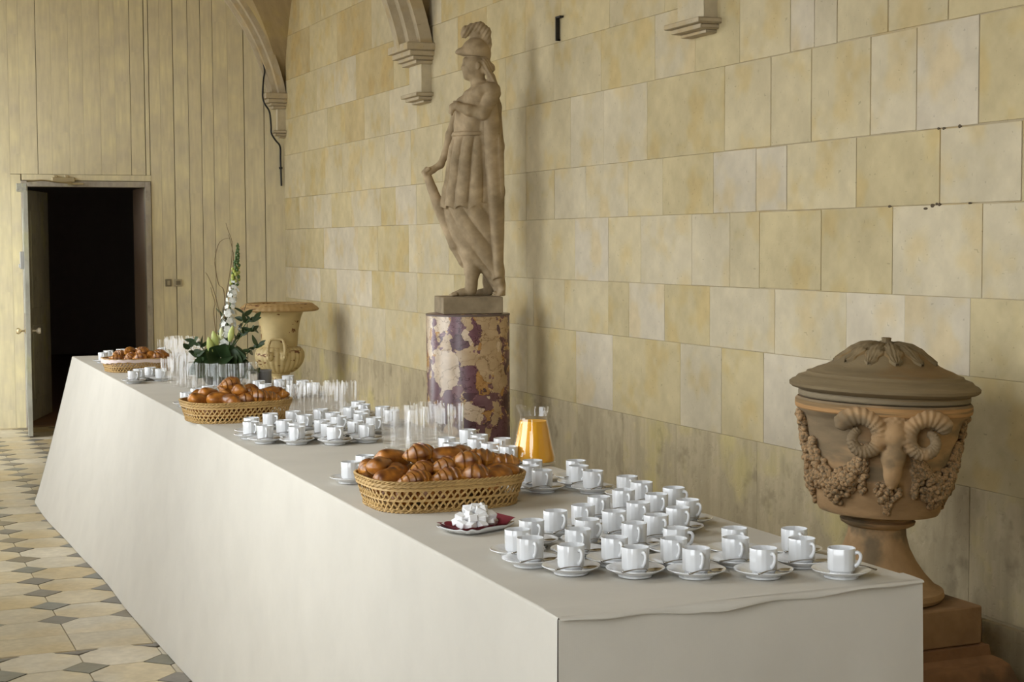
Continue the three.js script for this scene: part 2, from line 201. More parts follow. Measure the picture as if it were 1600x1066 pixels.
  for (const [y, z] of [[1.957, -4.80], [1.955, -4.77], [1.957, -4.68], [1.668, -4.87], [1.678, -4.83], [1.684, -4.805], [1.681, -4.79], [1.682, -4.62], [1.681, -5.09]]) { const m = part(wall, 'joint_hole', chip, hole); m.position.set(XW - 0.002, y, z); m.scale.set(0.004, 0.004 + r() * 0.004, 0.007 + r() * 0.008); }
  const byMat = new Map(); for (const [q, m] of far) { if (!byMat.has(m)) byMat.set(m, []); byMat.get(m).push(q); }
  for (const [m, l] of byMat) part(wall, 'upper_stones', mergeGeometries(l), m).userData.kind = 'stuff';
}

// ---------------------------------------------------------------- end wall: painted planks with a doorway
const DX0 = 1.47, DX1 = 2.455, DH = 2.045;
{
  const back = struct('wall_back', merge([box(XA - 0.4, DX0 - 0.02, -0.2, 5.4, ZE - 0.3, ZE - 0.02), box(DX1 + 0.02, XW + 0.001, -0.2, 5.4, ZE - 0.3, ZE - 0.02), box(DX0 - 0.02, DX1 + 0.02, DH + 0.02, 5.4, ZE - 0.3, ZE - 0.02)]), std(C(0.22, 0.17, 0.09), 0.9), 'cream painted plank partition across the gallery end');
  const seams = [-0.45, -0.29, -0.15, -0.02, 0.12, 0.26, 0.4, 0.53, 0.67, 0.8, 0.93, 1.07, 1.2, 1.338, 1.425, 1.566, 1.687, 1.83, 1.95, 2.093, 2.219, 2.347, 2.47, 2.508, 2.602, 2.718, 2.847, 2.959, 3.066, 3.197, 3.341, 3.52, 3.7];
  const gaps = { 1.566: 0.006, 2.47: 0.009, 2.508: 0.008, 2.718: 0.008, 2.959: 0.006, 3.341: 0.009, 3.52: 0.009, 2.347: 0.005, 3.066: 0.005, 2.847: 0.005 };
  const r = rng(9);
  for (let i = 0; i < seams.length - 1; i++) {
    const a = seams[i] + (gaps[seams[i]] ?? 0.001) / 2 * 0.8, b = seams[i + 1] - (gaps[seams[i + 1]] ?? 0.001) / 2 * 0.8, dz = r() * 0.0012, m = plankMats[Math.floor(r() * 3)], u = r() * 4;
    const put = (x0, x1, y0, y1) => { if (x1 - x0 > 0.004) part(back, 'plank', boxUV(rbox(x0, x1, y0, y1, ZE - 0.022, ZE + dz, 0.0016, 1), 1, u, u * 0.7), m); };
    const top = 5.2;
    if (b <= DX0 - 0.05 || a >= DX1 + 0.05) put(a, b, 0.0, top);
    else { if (a < DX0 - 0.05) put(a, Math.min(b, DX0 - 0.05), 0, 2.148); if (b > DX1 + 0.05) put(Math.max(a, DX1 + 0.05), b, 0, 2.148); put(a, b, 2.152, top); }
  }
  part(back, 'rail', boxUV(rbox(1.43, 2.512, 2.10, 2.15, ZE - 0.02, ZE + 0.004, 0.003, 1)), plankMats[0]);
  const fm = std(C(0.56, 0.52, 0.48), 0.6, { map: stainMap });
  const frame = struct('trim_1', boxUV(rbox(DX1, DX1 + 0.05, 0, DH + 0.05, ZE - 0.06, ZE + 0.016, 0.004, 1)), fm, 'chipped grey-white door frame around the dark doorway');
  part(frame, 'head_jamb', boxUV(rbox(DX0 - 0.05, DX1, DH, DH + 0.05, ZE - 0.06, ZE + 0.016, 0.004, 1)), fm);
  part(frame, 'hinge_jamb', boxUV(rbox(DX0 - 0.05, DX0, 0, DH, ZE - 0.06, ZE + 0.016, 0.004, 1)), fm);
  part(frame, 'reveal', boxUV(box(DX1 + 0.001, DX1 + 0.03, 0, DH, ZE - 0.62, ZE - 0.06)), std(C(0.34, 0.25, 0.19), 0.6), 'brown wooden reveal board');
  part(frame, 'threshold', boxUV(rbox(DX0, DX1, -0.002, 0.012, ZE - 0.3, ZE - 0.01, 0.004, 1)), std(C(0.20, 0.12, 0.08), 0.6));
  // the unlit room behind
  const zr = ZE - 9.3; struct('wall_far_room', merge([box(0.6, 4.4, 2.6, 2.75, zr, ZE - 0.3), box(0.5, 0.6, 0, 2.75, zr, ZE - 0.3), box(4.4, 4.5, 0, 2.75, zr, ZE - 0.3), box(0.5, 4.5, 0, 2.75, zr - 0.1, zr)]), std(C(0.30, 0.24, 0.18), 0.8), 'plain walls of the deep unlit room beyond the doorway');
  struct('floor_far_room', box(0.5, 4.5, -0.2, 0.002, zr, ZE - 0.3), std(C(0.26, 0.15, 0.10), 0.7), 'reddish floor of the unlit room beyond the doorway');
}
{ // the door leaf stands open towards the gallery, hinged on its left side
  const leafL = 0.755, ang = Math.atan2(-0.077, 0.75);
  const d = new THREE.Group(); d.name = 'door_1'; d.userData = { kind: 'structure', label: 'grey painted door leaf standing open into the gallery' }; scene.add(d); d.position.set(DX0 + 0.006, 0, ZE + 0.02); d.rotation.y = ang;
  const paint = std(C(0.60, 0.62, 0.60), 0.5, { map: stainMap });
  part(d, 'leaf', boxUV(rbox(-0.042, -0.004, 0.012, 2.03, 0, leafL, 0.003, 1)), paint);
  const d2 = new THREE.Group(); d2.name = 'door_2'; d2.userData = { kind: 'structure', label: 'inner door leaf standing open inside the unlit room' }; scene.add(d2); d2.position.set(DX0 + 0.01, 0, ZE - 0.33); d2.rotation.y = Math.PI - Math.atan2(0.27, 0.8);
  part(d2, 'leaf', boxUV(rbox(-0.02, 0.02, 0.012, 2.03, 0, 0.84, 0.003, 1)), paint); for (const [y0, y1] of [[0.2, 0.85], [1.0, 1.85]]) part(d2, 'door_panel', boxUV(rbox(-0.028, 0.028, y0, y1, 0.12, 0.72, 0.004, 1)), paint);
  for (const [y0, y1] of [[0.2, 0.85], [1.0, 1.85]]) part(d, 'door_panel', boxUV(rbox(-0.05, -0.041, y0, y1, 0.12, leafL - 0.12, 0.004, 1)), paint);
  const brass = std(C(0.55, 0.45, 0.28), 0.3, { metalness: 0.9 }), pale = phy(C(0.62, 0.58, 0.5), 0.25);
  const knobG = (s) => { const g = lathe([[0.001, 0], [0.024, 0.001], [0.024, 0.005], [0.009, 0.01], [0.008, 0.035], [0.02, 0.045], [0.027, 0.058], [0.022, 0.072], [0.001, 0.078]], 20); g.rotateZ(s * Math.PI / 2); return g; };
  const kl = part(d, 'door_knob', knobG(1), brass); kl.position.set(-0.042, 0.86, leafL - 0.07);
  const kr = part(d, 'door_knob', knobG(-1), pale); kr.position.set(0, 0.86, leafL - 0.07);
  part(d, 'rim_lock', merge([rbox(-0.075, -0.042, 1.36, 1.50, leafL - 0.11, leafL - 0.02, 0.005, 1), rbox(-0.085, -0.055, 1.37, 1.40, leafL - 0.1, leafL - 0.05, 0.004, 1)]), std(C(0.42, 0.42, 0.41), 0.4, { metalness: 0.4 }));
  part(d, 'closer_shoe', rbox(-0.09, -0.01, 1.98, 2.045, leafL - 0.14, leafL + 0.004, 0.004, 1), paint);
  const c = thing('door_closer', 'brass door closer bracket screwed above the doorway', 'door closer', [0, 0, 0]);
  const br = std(C(0.50, 0.42, 0.26), 0.45, { metalness: 0.6 });
  part(c, 'bracket', merge([rbox(1.67, 1.86, 2.085, 2.125, ZE + 0.005, ZE + 0.05, 0.006, 1), rbox(1.69, 1.72, 2.12, 2.145, ZE + 0.005, ZE + 0.03, 0.004, 1), rbox(1.78, 1.81, 2.12, 2.145, ZE + 0.005, ZE + 0.03, 0.004, 1)]), br);
  part(c, 'arm', merge([tube([[1.84, 2.075, ZE + 0.05], [1.70, 2.078, ZE + 0.20], [1.55, 2.082, ZE + 0.45], [1.40, 2.062, ZE + 0.70]], 0.006, 20, 6), rbox(1.80, 1.93, 2.062, 2.08, ZE + 0.02, ZE + 0.06, 0.004, 1)]), br);
}

// ---------------------------------------------------------------- arcade wall with open arches (daylight), rear wall, vault
{
  const s = new THREE.Shape([[ZE - 0.4, -0.2], [ZB + 0.4, -0.2], [ZB + 0.4, 5.4], [ZE - 0.4, 5.4]].map(([a, b]) => new THREE.Vector2(a, b)));
  for (const { c, w, sill, sp, rise } of openings) { const h = new THREE.Path(); h.moveTo(c - w, sill); h.lineTo(c + w, sill); h.lineTo(c + w, sp); h.absellipse(c, sp, w, rise, 0, Math.PI, false); h.lineTo(c - w, sill); s.holes.push(h); }
  const g = new THREE.ExtrudeGeometry(s, { depth: 0.45, bevelEnabled: false, curveSegments: 24 }); g.rotateY(-Math.PI / 2); g.translate(XA, 0, 0);
  struct('wall_left', boxUV(g, 0.75), stoneMat.c, 'limestone arcade wall with tall open arches to the courtyard');
  struct('wall_front', boxUV(box(XA - 0.4, XW + 0.4, -0.2, 5.4, ZB, ZB + 0.4), 0.75), stoneMat.c, 'limestone wall closing the gallery');
  single('courtyard_ground', boxUV(box(-40, XA - 0.46, -0.6, -0.35, -40, 30), 0.5), std(C(0.42, 0.39, 0.34), 0.95, { map: floorMap }), 'pale gravel ground of the courtyard outside the arcade', 'ground').userData.kind = 'structure';
}
{
  const ax = (XW - XA) / 2, cx = (XW + XA) / 2, rise = 2.05, sp = 2.5, up = (t) => sp + rise * Math.sqrt(Math.max(0, 1 - t * t));
  const n = 44, list = [];
  for (const [a, b] of bays) { const zc = (a + b) / 2, hz = (b - a) / 2; list.push(sheet(n, n, (u, v) => { const tx = -Math.cos(u * Math.PI), tz = -Math.cos(v * Math.PI); return [cx + tx * (ax + 0.02), Math.max(up(tx), up(tz)), zc + tz * hz]; }, (u, v, p) => [p[0] * 0.6 + p[1] * 0.3, p[2] * 0.6 + p[1] * 0.3])); }
  struct('ceiling', mergeGeometries([...list.map((g) => toCreasedNormals(g, 0.6)), boxUV(box(XA - 0.4, XW + 0.4, 5.2, 5.5, ZE - 0.4, ZB + 0.4))]), vaultMat, 'groined stone vault over the gallery');
  // transverse ribs on corbels
  const ribGeo = (half, z, inset) => { // moulded section swept along the arch: offsets (along z, towards the opening)
    const prof = half ? [[0, 0.0], [0, 0.115], [0.03, 0.115], [0.045, 0.085], [0.075, 0.08], [0.085, 0.04], [0.11, 0.03], [0.12, -0.03]] : [[-0.17, -0.03], [-0.16, 0.05], [-0.12, 0.06], [-0.105, 0.11], [-0.06, 0.12], [-0.045, 0.165], [0.045, 0.165], [0.06, 0.12], [0.105, 0.11], [0.12, 0.06], [0.16, 0.05], [0.17, -0.03]];
    const g = sheet(prof.length - 1, 64, (u, v) => { const k = Math.round(u * (prof.length - 1)), t0 = Math.asin((2.875 - sp) / rise), t = lerp(t0, Math.PI - t0, v), A = ax - inset - prof[k][1], B = rise - prof[k][1] * 0.9; return [cx + Math.cos(t) * A, sp + Math.sin(t) * B, z + prof[k][0]]; }, (u, v, p) => [p[2] + u * 0.3, v * 5]); return toCreasedNormals(g, 0.5);
  };
  const corbel = (z, half) => { // cap, shaft and foot blocks on the right wall
    const w = half ? [0, 0.12] : [-0.17, 0.17], t = 2, blocks = [];
    const b = (x, y0, y1, e) => rbox(XW - x, XW + 0.01, y0, y1, z + (half ? 0 : w[0] - e), z + w[1] + e, 0.006, 1);
    return { cap: merge([b(0.20, 2.835, 2.885, 0.035), b(0.175, 2.80, 2.835, 0.02), b(0.145, 2.775, 2.80, 0.0), b(0.12, 2.75, 2.775, -0.02)]), shaft: b(0.075, 2.56, 2.755, -0.045), foot: merge([b(0.125, 2.535, 2.56, -0.005), b(0.10, 2.512, 2.535, -0.03), b(0.06, 2.495, 2.512, -0.05)]) };
  };
  [[ZE + 0.002, true], [-10.33, false], [-6.52, false], [-2.75, false], [1.02, false]].forEach(([z, half], i) => {
    const rib = struct('trim_' + (i + 2), ribGeo(half, z, half ? -0.0 : 0.0), ribMat, 'moulded stone vault rib rising from a wall corbel'); const c = corbel(z, half);
    part(rib, 'corbel_cap', boxUV(c.cap), ribMat); part(rib, 'corbel_shaft', boxUV(c.shaft), stoneMat.w); part(rib, 'corbel_foot', boxUV(c.foot), ribMat);
  });
}
{ // small fittings on the walls
  const k = std(C(0.012, 0.011, 0.010), 0.6);
  single('wall_cable', merge([tube([[3.14, 3.80, ZE + 0.02], [3.30, 3.60, ZE + 0.02], [3.44, 3.35, ZE + 0.03], [3.515, 3.12, ZE + 0.05], [3.50, 3.0, ZE + 0.08], [3.485, 2.86, ZE + 0.10], [3.50, 2.79, ZE + 0.11], [3.545, 2.72, ZE + 0.10], [3.56, 2.6, ZE + 0.09], [3.56, 2.53, ZE + 0.10], [3.60, 2.47, ZE + 0.09], [3.655, 2.42, ZE + 0.03], [3.66, 2.3, ZE + 0.02], [3.665, 2.07, ZE + 0.02]], 0.008, 90, 6), rbox(3.648, 3.676, 2.22, 2.24, ZE + 0.003, ZE + 0.03, 0.003, 1)]), k, 'black cable running down beside the corner corbel', 'cable');
  single('iron_staple', merge([box(XW - 0.03, XW - 0.008, 2.66, 2.79, -8.121, -8.111), box(XW - 0.03, XW - 0.008, 2.782, 2.792, -8.121, -8.06), box(XW - 0.02, XW, 2.66, 2.67, -8.121, -8.111)]), k, 'small black iron staple fixed high in the stone wall', 'staple');
  const sm = std(C(0.42, 0.36, 0.24), 0.5), sd = std(C(0.20, 0.17, 0.11), 0.5);
  const sw = thing('light_switch', 'small beige light switch on the planks, the one nearer the doorway', 'light switch', [2.644, 1.215, ZE + 0.003]); part(sw, 'plate', rbox(-0.027, 0.027, -0.032, 0.032, 0, 0.012, 0.004, 2), sd); part(sw, 'rocker', rbox(-0.012, 0.012, -0.02, 0.02, 0.011, 0.019, 0.003, 1), sm);
  const s2 = thing('light_switch', 'small beige light switch on the planks, the one farther from the doorway', 'light switch', [2.728, 1.215, ZE + 0.003]); part(s2, 'plate', rbox(-0.035, 0.035, -0.032, 0.032, 0, 0.012, 0.004, 2), sm); part(s2, 'rocker', rbox(-0.02, 0.02, -0.018, 0.018, 0.011, 0.018, 0.003, 1), sd);
}

// ---------------------------------------------------------------- the long buffet table under its cloth
const TH = 0.885, TZ0 = -2.562, TZ1 = -9.83, xl = (z) => lerp(1.158, 1.262, (z - TZ0) / (TZ1 - TZ0)), TXR = 1.944;
{
  const weave = tex(256, 256, (u, v, o) => grey(o, 128 + 50 * Math.sin(u * Math.PI * 2 * 64) * 0.5 + 50 * Math.sin(v * Math.PI * 2 * 64) * 0.5 + (N1.fbm(u, v, 16, 3) - 0.5) * 60), false);
  weave.repeat.set(8, 8);
  const clothCol = tex(512, 512, (u, v, o) => { const k = 244 + (N2.fbm(u, v, 8, 5) - 0.5) * 12; o[0] = k; o[1] = k - 1; o[2] = k - 3; });
  const cloth = std(C(0.635, 0.605, 0.54), 0.88, { map: clothCol, bumpMap: weave, bumpScale: 0.0003, side: THREE.DoubleSide });
  const wood = std(C(0.32, 0.2, 0.11), 0.7, { map: plankMap });
  const n = 3; // three trestle tables in a row carry the cloth
  const L = (TZ0 - TZ1) / n;
  for (let i = 0; i < n; i++) {
    const zc = TZ0 - L * (i + 0.5), t = thing('trestle_table', ['wooden trestle table hidden under the cloth end by the urn', 'wooden trestle table hidden under the middle of the cloth', 'wooden trestle table hidden under the cloth end by the doorway'][i], 'table', [1.6, 0, zc]);
    part(t, 'tabletop', rbox(-0.32, 0.32, 0.845, 0.875, -L / 2 + 0.02, L / 2 - 0.02, 0.004, 1), wood);
    for (const [sx, sz] of [[-1, -1], [-1, 1], [1, -1], [1, 1]]) part(t, 'leg', rbox(sx * 0.26 - 0.025, sx * 0.26 + 0.025, 0, 0.845, sz * (L / 2 - 0.35) - 0.025, sz * (L / 2 - 0.35) + 0.025, 0.004, 1), wood);
  }
  const c = thing('tablecloth', 'long cream cloth covering the buffet table down to the floor', 'tablecloth');
  // left side, top and right side are one length of cloth
  const R = 0.006, NZ = 150, M = 40, Rb = (z) => lerp(1.150, 1.038, (z - TZ0) / (TZ1 - TZ0));
  const wave = (z, h) => (Math.sin(z * 2.3 + 0.5) * 0.010 + Math.sin(z * 5.1 + 1.7) * 0.004 + Math.sin(z * 0.9) * 0.008) * sstep(0.95, 0.1, h) * sstep(0, 0.5, TZ0 - z + 0.02) * 0.8;
  const topW = (x, z) => 0.0006 * Math.sin(z * 3.1 + x * 5) + 0.0005 * Math.sin(x * 17 + z * 2.2);
  const prof = (z, k) => { // k: 0..M along the section
    if (k <= 14) { const h = k / 14, y = 0.003 + h * (TH - R - 0.003); return [lerp(Rb(z), xl(z), Math.pow(h, 0.9)) + wave(z, h), y, z - (1 - h) * 0.12 * sstep(-8.4, TZ1, z)]; }
    if (k <= 18) { const a = (k - 14) / 4 * Math.PI / 2; return [xl(z) + R - Math.cos(a) * R, TH - R + Math.sin(a) * R, z]; }
    if (k <= 26) { const t = (k - 18) / 8, x = lerp(xl(z) + R, TXR - R, t); return [x, TH + topW(x, z) * Math.sin(t * Math.PI), z]; }
    if (k <= 30) { const a = (k - 26) / 4 * Math.PI / 2; return [TXR - R + Math.sin(a) * R, TH - R + Math.cos(a) * R, z]; }
    const h = (k - 30) / 10; return [TXR + 0.004 * Math.sin(z * 4.0) * h + 0.01 * h, lerp(TH - R, 0.003, h), z];
  };
  part(c, 'main_cloth', sheet(M, NZ, (u, v) => prof(lerp(TZ0, TZ1, v), Math.round(u * M)), (u, v, p) => [p[2], u * 2.4]), cloth);
  // closing panels at both ends
  const zEnd = (x, h, s) => s * (0.004 + (0.008 * Math.sin((x - 1.2) * 19 + 1.0) + 0.006 * Math.sin((x - 1.2) * 41)) * sstep(1, 0.2, h) * 1.0 + (1 - h) * 0.012);
  for (const [z, s, nm] of [[TZ0, 1, 'near_panel'], [TZ1, -1, 'far_panel']]) {
    part(c, nm, sheet(60, 16, (u, v) => { const h = 1 - v, x = lerp(lerp(Rb(z) + wave(z, h), xl(z), Math.pow(h, 0.9)), TXR + 0.01 * (1 - h), u); return [x, lerp(0.003, TH - 0.004, h), z + zEnd(x, h, s) * (s > 0 ? 1 : 1) - (s < 0 ? (1 - h) * 0.12 : 0)]; }, (u, v, p) => [p[0], p[1]]), cloth);
  }
  // the top cloth folds over the near edge and ends in an uneven hem
  const over = (x) => { const t = (x - 1.158) / (TXR - 1.158); return 0.004 + 0.010 * sstep(0.02, 0.32, t) * (1 - 0.55 * sstep(0.33, 0.42, t)) + 0.007 * sstep(0.36, 0.42, t) * sstep(0.62, 0.45, t) + 0.0035 * Math.sin(t * 21) * sstep(0, 0.2, t) * sstep(1, 0.8, t) - 0.004 * sstep(0.6, 0.95, t); };
  part(c, 'hem', sheet(80, 6, (u, v) => { const x = lerp(1.158, TXR + 0.001, u), o = over(x), zf = 0.012 + 0.004 * Math.sin(u * 17); if (v < 0.34) { const t = v / 0.34; return [x, TH + 0.0012 - t * t * 0.002, lerp(TZ0 - 0.06, TZ0 + zf * 0.6, t)]; } const t = (v - 0.34) / 0.66; return [x, TH - 0.001 - t * o, TZ0 + zf * (0.6 + 0.4 * Math.sin(t * Math.PI * 0.6))]; }, (u, v, p) => [p[0], p[2] + p[1]]), cloth);
}

// ---------------------------------------------------------------- cups, saucers and spoons
const porcelain = phy(C(0.70, 0.71, 0.72), 0.18, { clearcoat: 0.6, clearcoatRoughness: 0.06 });
const steel = std(C(0.30, 0.28, 0.25), 0.12, { metalness: 1 });
const cupBody = lathe([[0.0001, 0.004], [0.018, 0.004], [0.0195, 0], [0.0225, 0], [0.0228, 0.004], [0.0235, 0.0065], [0.0262, 0.0078], [0.0272, 0.013], [0.0275, 0.03], [0.0278, 0.0505], [0.0274, 0.052], [0.0262, 0.0512], [0.0256, 0.044], [0.0252, 0.016], [0.022, 0.0095], [0.0001, 0.008]], 36);
const handleG = taper([[0.0266, 0.0435, 0], [0.0325, 0.0445, 0], [0.0372, 0.041, 0], [0.0380, 0.034, 0], [0.0355, 0.0265, 0], [0.0315, 0.0205, 0], [0.0266, 0.0175, 0]], [0.0034, 0.0030, 0.0029, 0.0029, 0.003, 0.0032, 0.004], 20, 8, 1.25);
const saucerG = lathe([[0.0001, 0.0035], [0.03, 0.0035], [0.031, 0], [0.0345, 0], [0.0352, 0.004], [0.046, 0.009], [0.057, 0.0145], [0.0592, 0.0162], [0.0588, 0.0175], [0.0565, 0.0172], [0.046, 0.0128], [0.034, 0.0078], [0.026, 0.0062], [0.0001, 0.006]], 44);
const spoonBowl = (() => { const g = new THREE.SphereGeometry(1, 16, 10); const p = g.attributes.position; for (let i = 0; i < p.count; i++) { const x = p.getX(i), y = p.getY(i), z = p.getZ(i); const w = 0.0105 * (1 - 0.22 * x); p.setXYZ(i, x * 0.0205, (y > 0 ? -0.72 + y * 0.2 + (x * x + z * z) * 0.7 : y * 0.75) * 0.005, z * w * 1.28); } g.computeVertexNormals(); return g; })();
const spoonHandle = taper([[0.018, -0.0005, 0], [0.024, 0.003, 0], [0.05, 0.005, 0], [0.072, 0.0035, 0], [0.080, 0.003, 0]], [0.0022, 0.0017, 0.0016, 0.0026, 0.0034], 20, 8, 0.6);
const cupThing = (label, group) => { const t = thing('coffee_cup', label, 'cup', [0, 0, 0], 0, group); part(t, 'body', cupBody, porcelain); part(t, 'handle', handleG, porcelain); return t; };
const spoonThing = (label, group) => { const t = thing('teaspoon', label, 'spoon', [0, 0, 0], 0, group); part(t, 'bowl', spoonBowl, steel); part(t, 'handle', spoonHandle, steel); return t; };
let cup0, saucer0, spoon0;
function setting(x, z, turn, where, group, spoon = 1, label) {
  const y = TH + 0.0012, cl = label ?? 'white coffee cup ' + where, sl = 'white saucer under a cup ' + where, pl = 'steel teaspoon on a saucer ' + where;
  saucer0 = saucer0 ? copyOf(saucer0, 'saucer', [x, y, z]) : single('saucer', saucerG, porcelain, sl, 'saucer', 0, [x, y, z]); tag(saucer0, label ? 'white saucer under the ' + label.replace(/^white /, '') : sl, 'saucer', group + ', saucers');
  if (cup0) cup0 = copyOf(cup0, 'coffee_cup', [x, y + 0.0063, z], turn); else { cup0 = cupThing(cl, group); cup0.position.set(x, y + 0.0063, z); cup0.rotation.y = turn; } tag(cup0, cl, 'cup', group + ', cups');
  if (!spoon) return;
  const vd = Math.atan2(z, -x), a = vd + 1.28 + spoon, b = vd - 0.12 + spoon, sx = x + Math.cos(a) * 0.0425, sz = z - Math.sin(a) * 0.0425, tx = x + Math.cos(b) * 0.056, tz = z - Math.sin(b) * 0.056;
  if (spoon0) spoon0 = copyOf(spoon0, 'teaspoon', [sx, y + 0.0165, sz]); else { spoon0 = spoonThing(pl, group); spoon0.position.set(sx, y + 0.0165, sz); }
  // bowl rests beside the cup, handle runs past it over the rim
  spoon0.rotation.set(0, Math.atan2(-(tz - sz), tx - sx), 0); spoon0.userData.label = label ? 'steel teaspoon by the ' + label.replace(/^white /, '') : pl; spoon0.userData.group = group + ', spoons'; spoon0.userData.category = 'spoon';
}
const pairs = (s) => s.split(' ').map((q) => q.split(',').map(Number));
{
  const r = rng(41), camYaw = (x, z) => Math.atan2(-(0 - z), 0 - x); // direction from the cup towards the photographer's side of the table
  const T = (x, z, off) => Math.atan2(-(-z), -x) + off; // handle turned 'off' from facing the near corner
  const spots = (list, where, group, offs, prob = 1) => list.forEach(([x, z], i) => { const o = offs[i] ?? (0.35 + (r() - 0.5) * 0.9); setting(x, z, T(x, z, o), where, group, prob > r() ? (r() - 0.5) * 0.5 + 0.001 : 0); });
  // handle offsets are measured anticlockwise from the direction of the viewer
  const near = pairs('1.619,-2.970 1.732,-2.919 1.844,-2.862 1.293,-2.995 1.307,-3.095 1.379,-3.186 1.477,-3.277 1.425,-3.046 1.494,-3.145 1.568,-3.323 1.567,-3.062 1.866,-3.686 1.854,-3.581 1.755,-3.487 1.655,-3.418 1.596,-3.218 1.701,-3.303 1.798,-3.395 1.884,-3.467 1.824,-3.288 1.750,-3.201 1.658,-3.133');
  const nearOff = [1.2, 0.55, 0.4, 0.3, 0.75, 0.5, 0.6, 0.3, 0.9, 0.3, 0.3, 0.3, 0.4, 0.4, 0.3, 0.6, 0.45, 0.5, 1.0, 0.9, 0.7, 0.6];
  spots(near, 'amid the crowd near the sugar dish', 'near-end coffee set', nearOff);
  const ord = ['first', 'second', 'third', 'fourth', 'fifth'];
  [[1.811, -2.641, 1.35], [1.670, -2.703, 0.62], [1.549, -2.758, 0.35], [1.444, -2.817, 0.55], [1.337, -2.891, 0.6]].forEach(([x, z, o], i) => setting(x, z, T(x, z, o), '', 'near-end coffee set', i ? 0.001 + (r() - 0.5) * 0.4 : 1.62, `white coffee cup, ${ord[i]} from the urn along the front row`));
  [[1.797, -2.761, 0.7], [1.678, -2.823, 0.35], [1.558, -2.867, 0.3], [1.454, -2.930, 0.4]].forEach(([x, z, o], i) => setting(x, z, T(x, z, o), '', 'near-end coffee set', 0.001 + (r() - 0.5) * 0.4, `white coffee cup, ${ord[i]} from the urn along the second row`));
  spots(pairs('1.711,-3.881 1.714,-3.975 1.765,-4.070 1.873,-4.015 1.836,-3.918 1.829,-3.813'), 'in front of the juice jug', 'coffee set by the jug', [0.4, 0.4, 0.3, 0.3, 0.35, 0.55]);
  spots(pairs('1.823,-4.380 1.867,-4.832 1.849,-4.686 1.801,-4.590 1.801,-4.475 1.735,-4.315 1.695,-4.525 1.685,-4.395 1.590,-4.473 1.88,-4.57 1.73,-4.66'), 'between the large basket and the marble column', 'coffee set behind the basket', []);
  setting(1.294, -4.255, T(1.294, -4.255, 0.8), '', 'coffee set behind the basket', 0, 'white coffee cup alone beside the basket by the sugar dish');
  setting(1.370, -4.365, T(1.370, -4.365, 0.8), '', 'coffee set behind the basket', 0, 'white coffee cup half hidden behind the basket by the sugar dish');
  spots(pairs('1.279,-5.367 1.294,-5.232 1.310,-5.49 1.405,-5.60 1.394,-5.365 1.384,-5.162 1.412,-5.265 1.500,-5.64 1.505,-5.50 1.514,-5.315 1.498,-5.100 1.507,-5.205 1.600,-5.40 1.610,-5.666 1.618,-5.531 1.731,-5.689 1.700,-5.46 1.610,-5.235 1.740,-5.575 1.612,-5.115 1.700,-5.31 1.823,-5.886 1.806,-5.770 1.845,-5.655 1.840,-5.53'), 'in the crowd before the basket beside the tumblers', 'middle coffee set', []);
  spots(pairs('1.700,-6.977 1.687,-6.797 1.800,-6.989 1.889,-7.185 1.88,-6.90 1.885,-6.745 1.782,-6.698 1.371,-6.712 1.442,-6.82 1.297,-6.555 1.58,-6.60 1.69,-6.58'), 'behind the basket beside the tumblers', 'coffee set behind the middle basket', [], 0.6);
  spots(pairs('1.406,-9.362 1.352,-9.200 1.492,-9.45 1.610,-9.50 1.735,-9.48'), 'behind the napkin-lined basket', 'far coffee set', [], 0);
  spots(pairs('1.285,-7.78 1.330,-7.90 1.400,-7.98 1.43,-7.86'), 'in front of the napkin-lined basket', 'far front coffee set', [0.5, 0.4, 0.3, 0.5], 0.5);
}

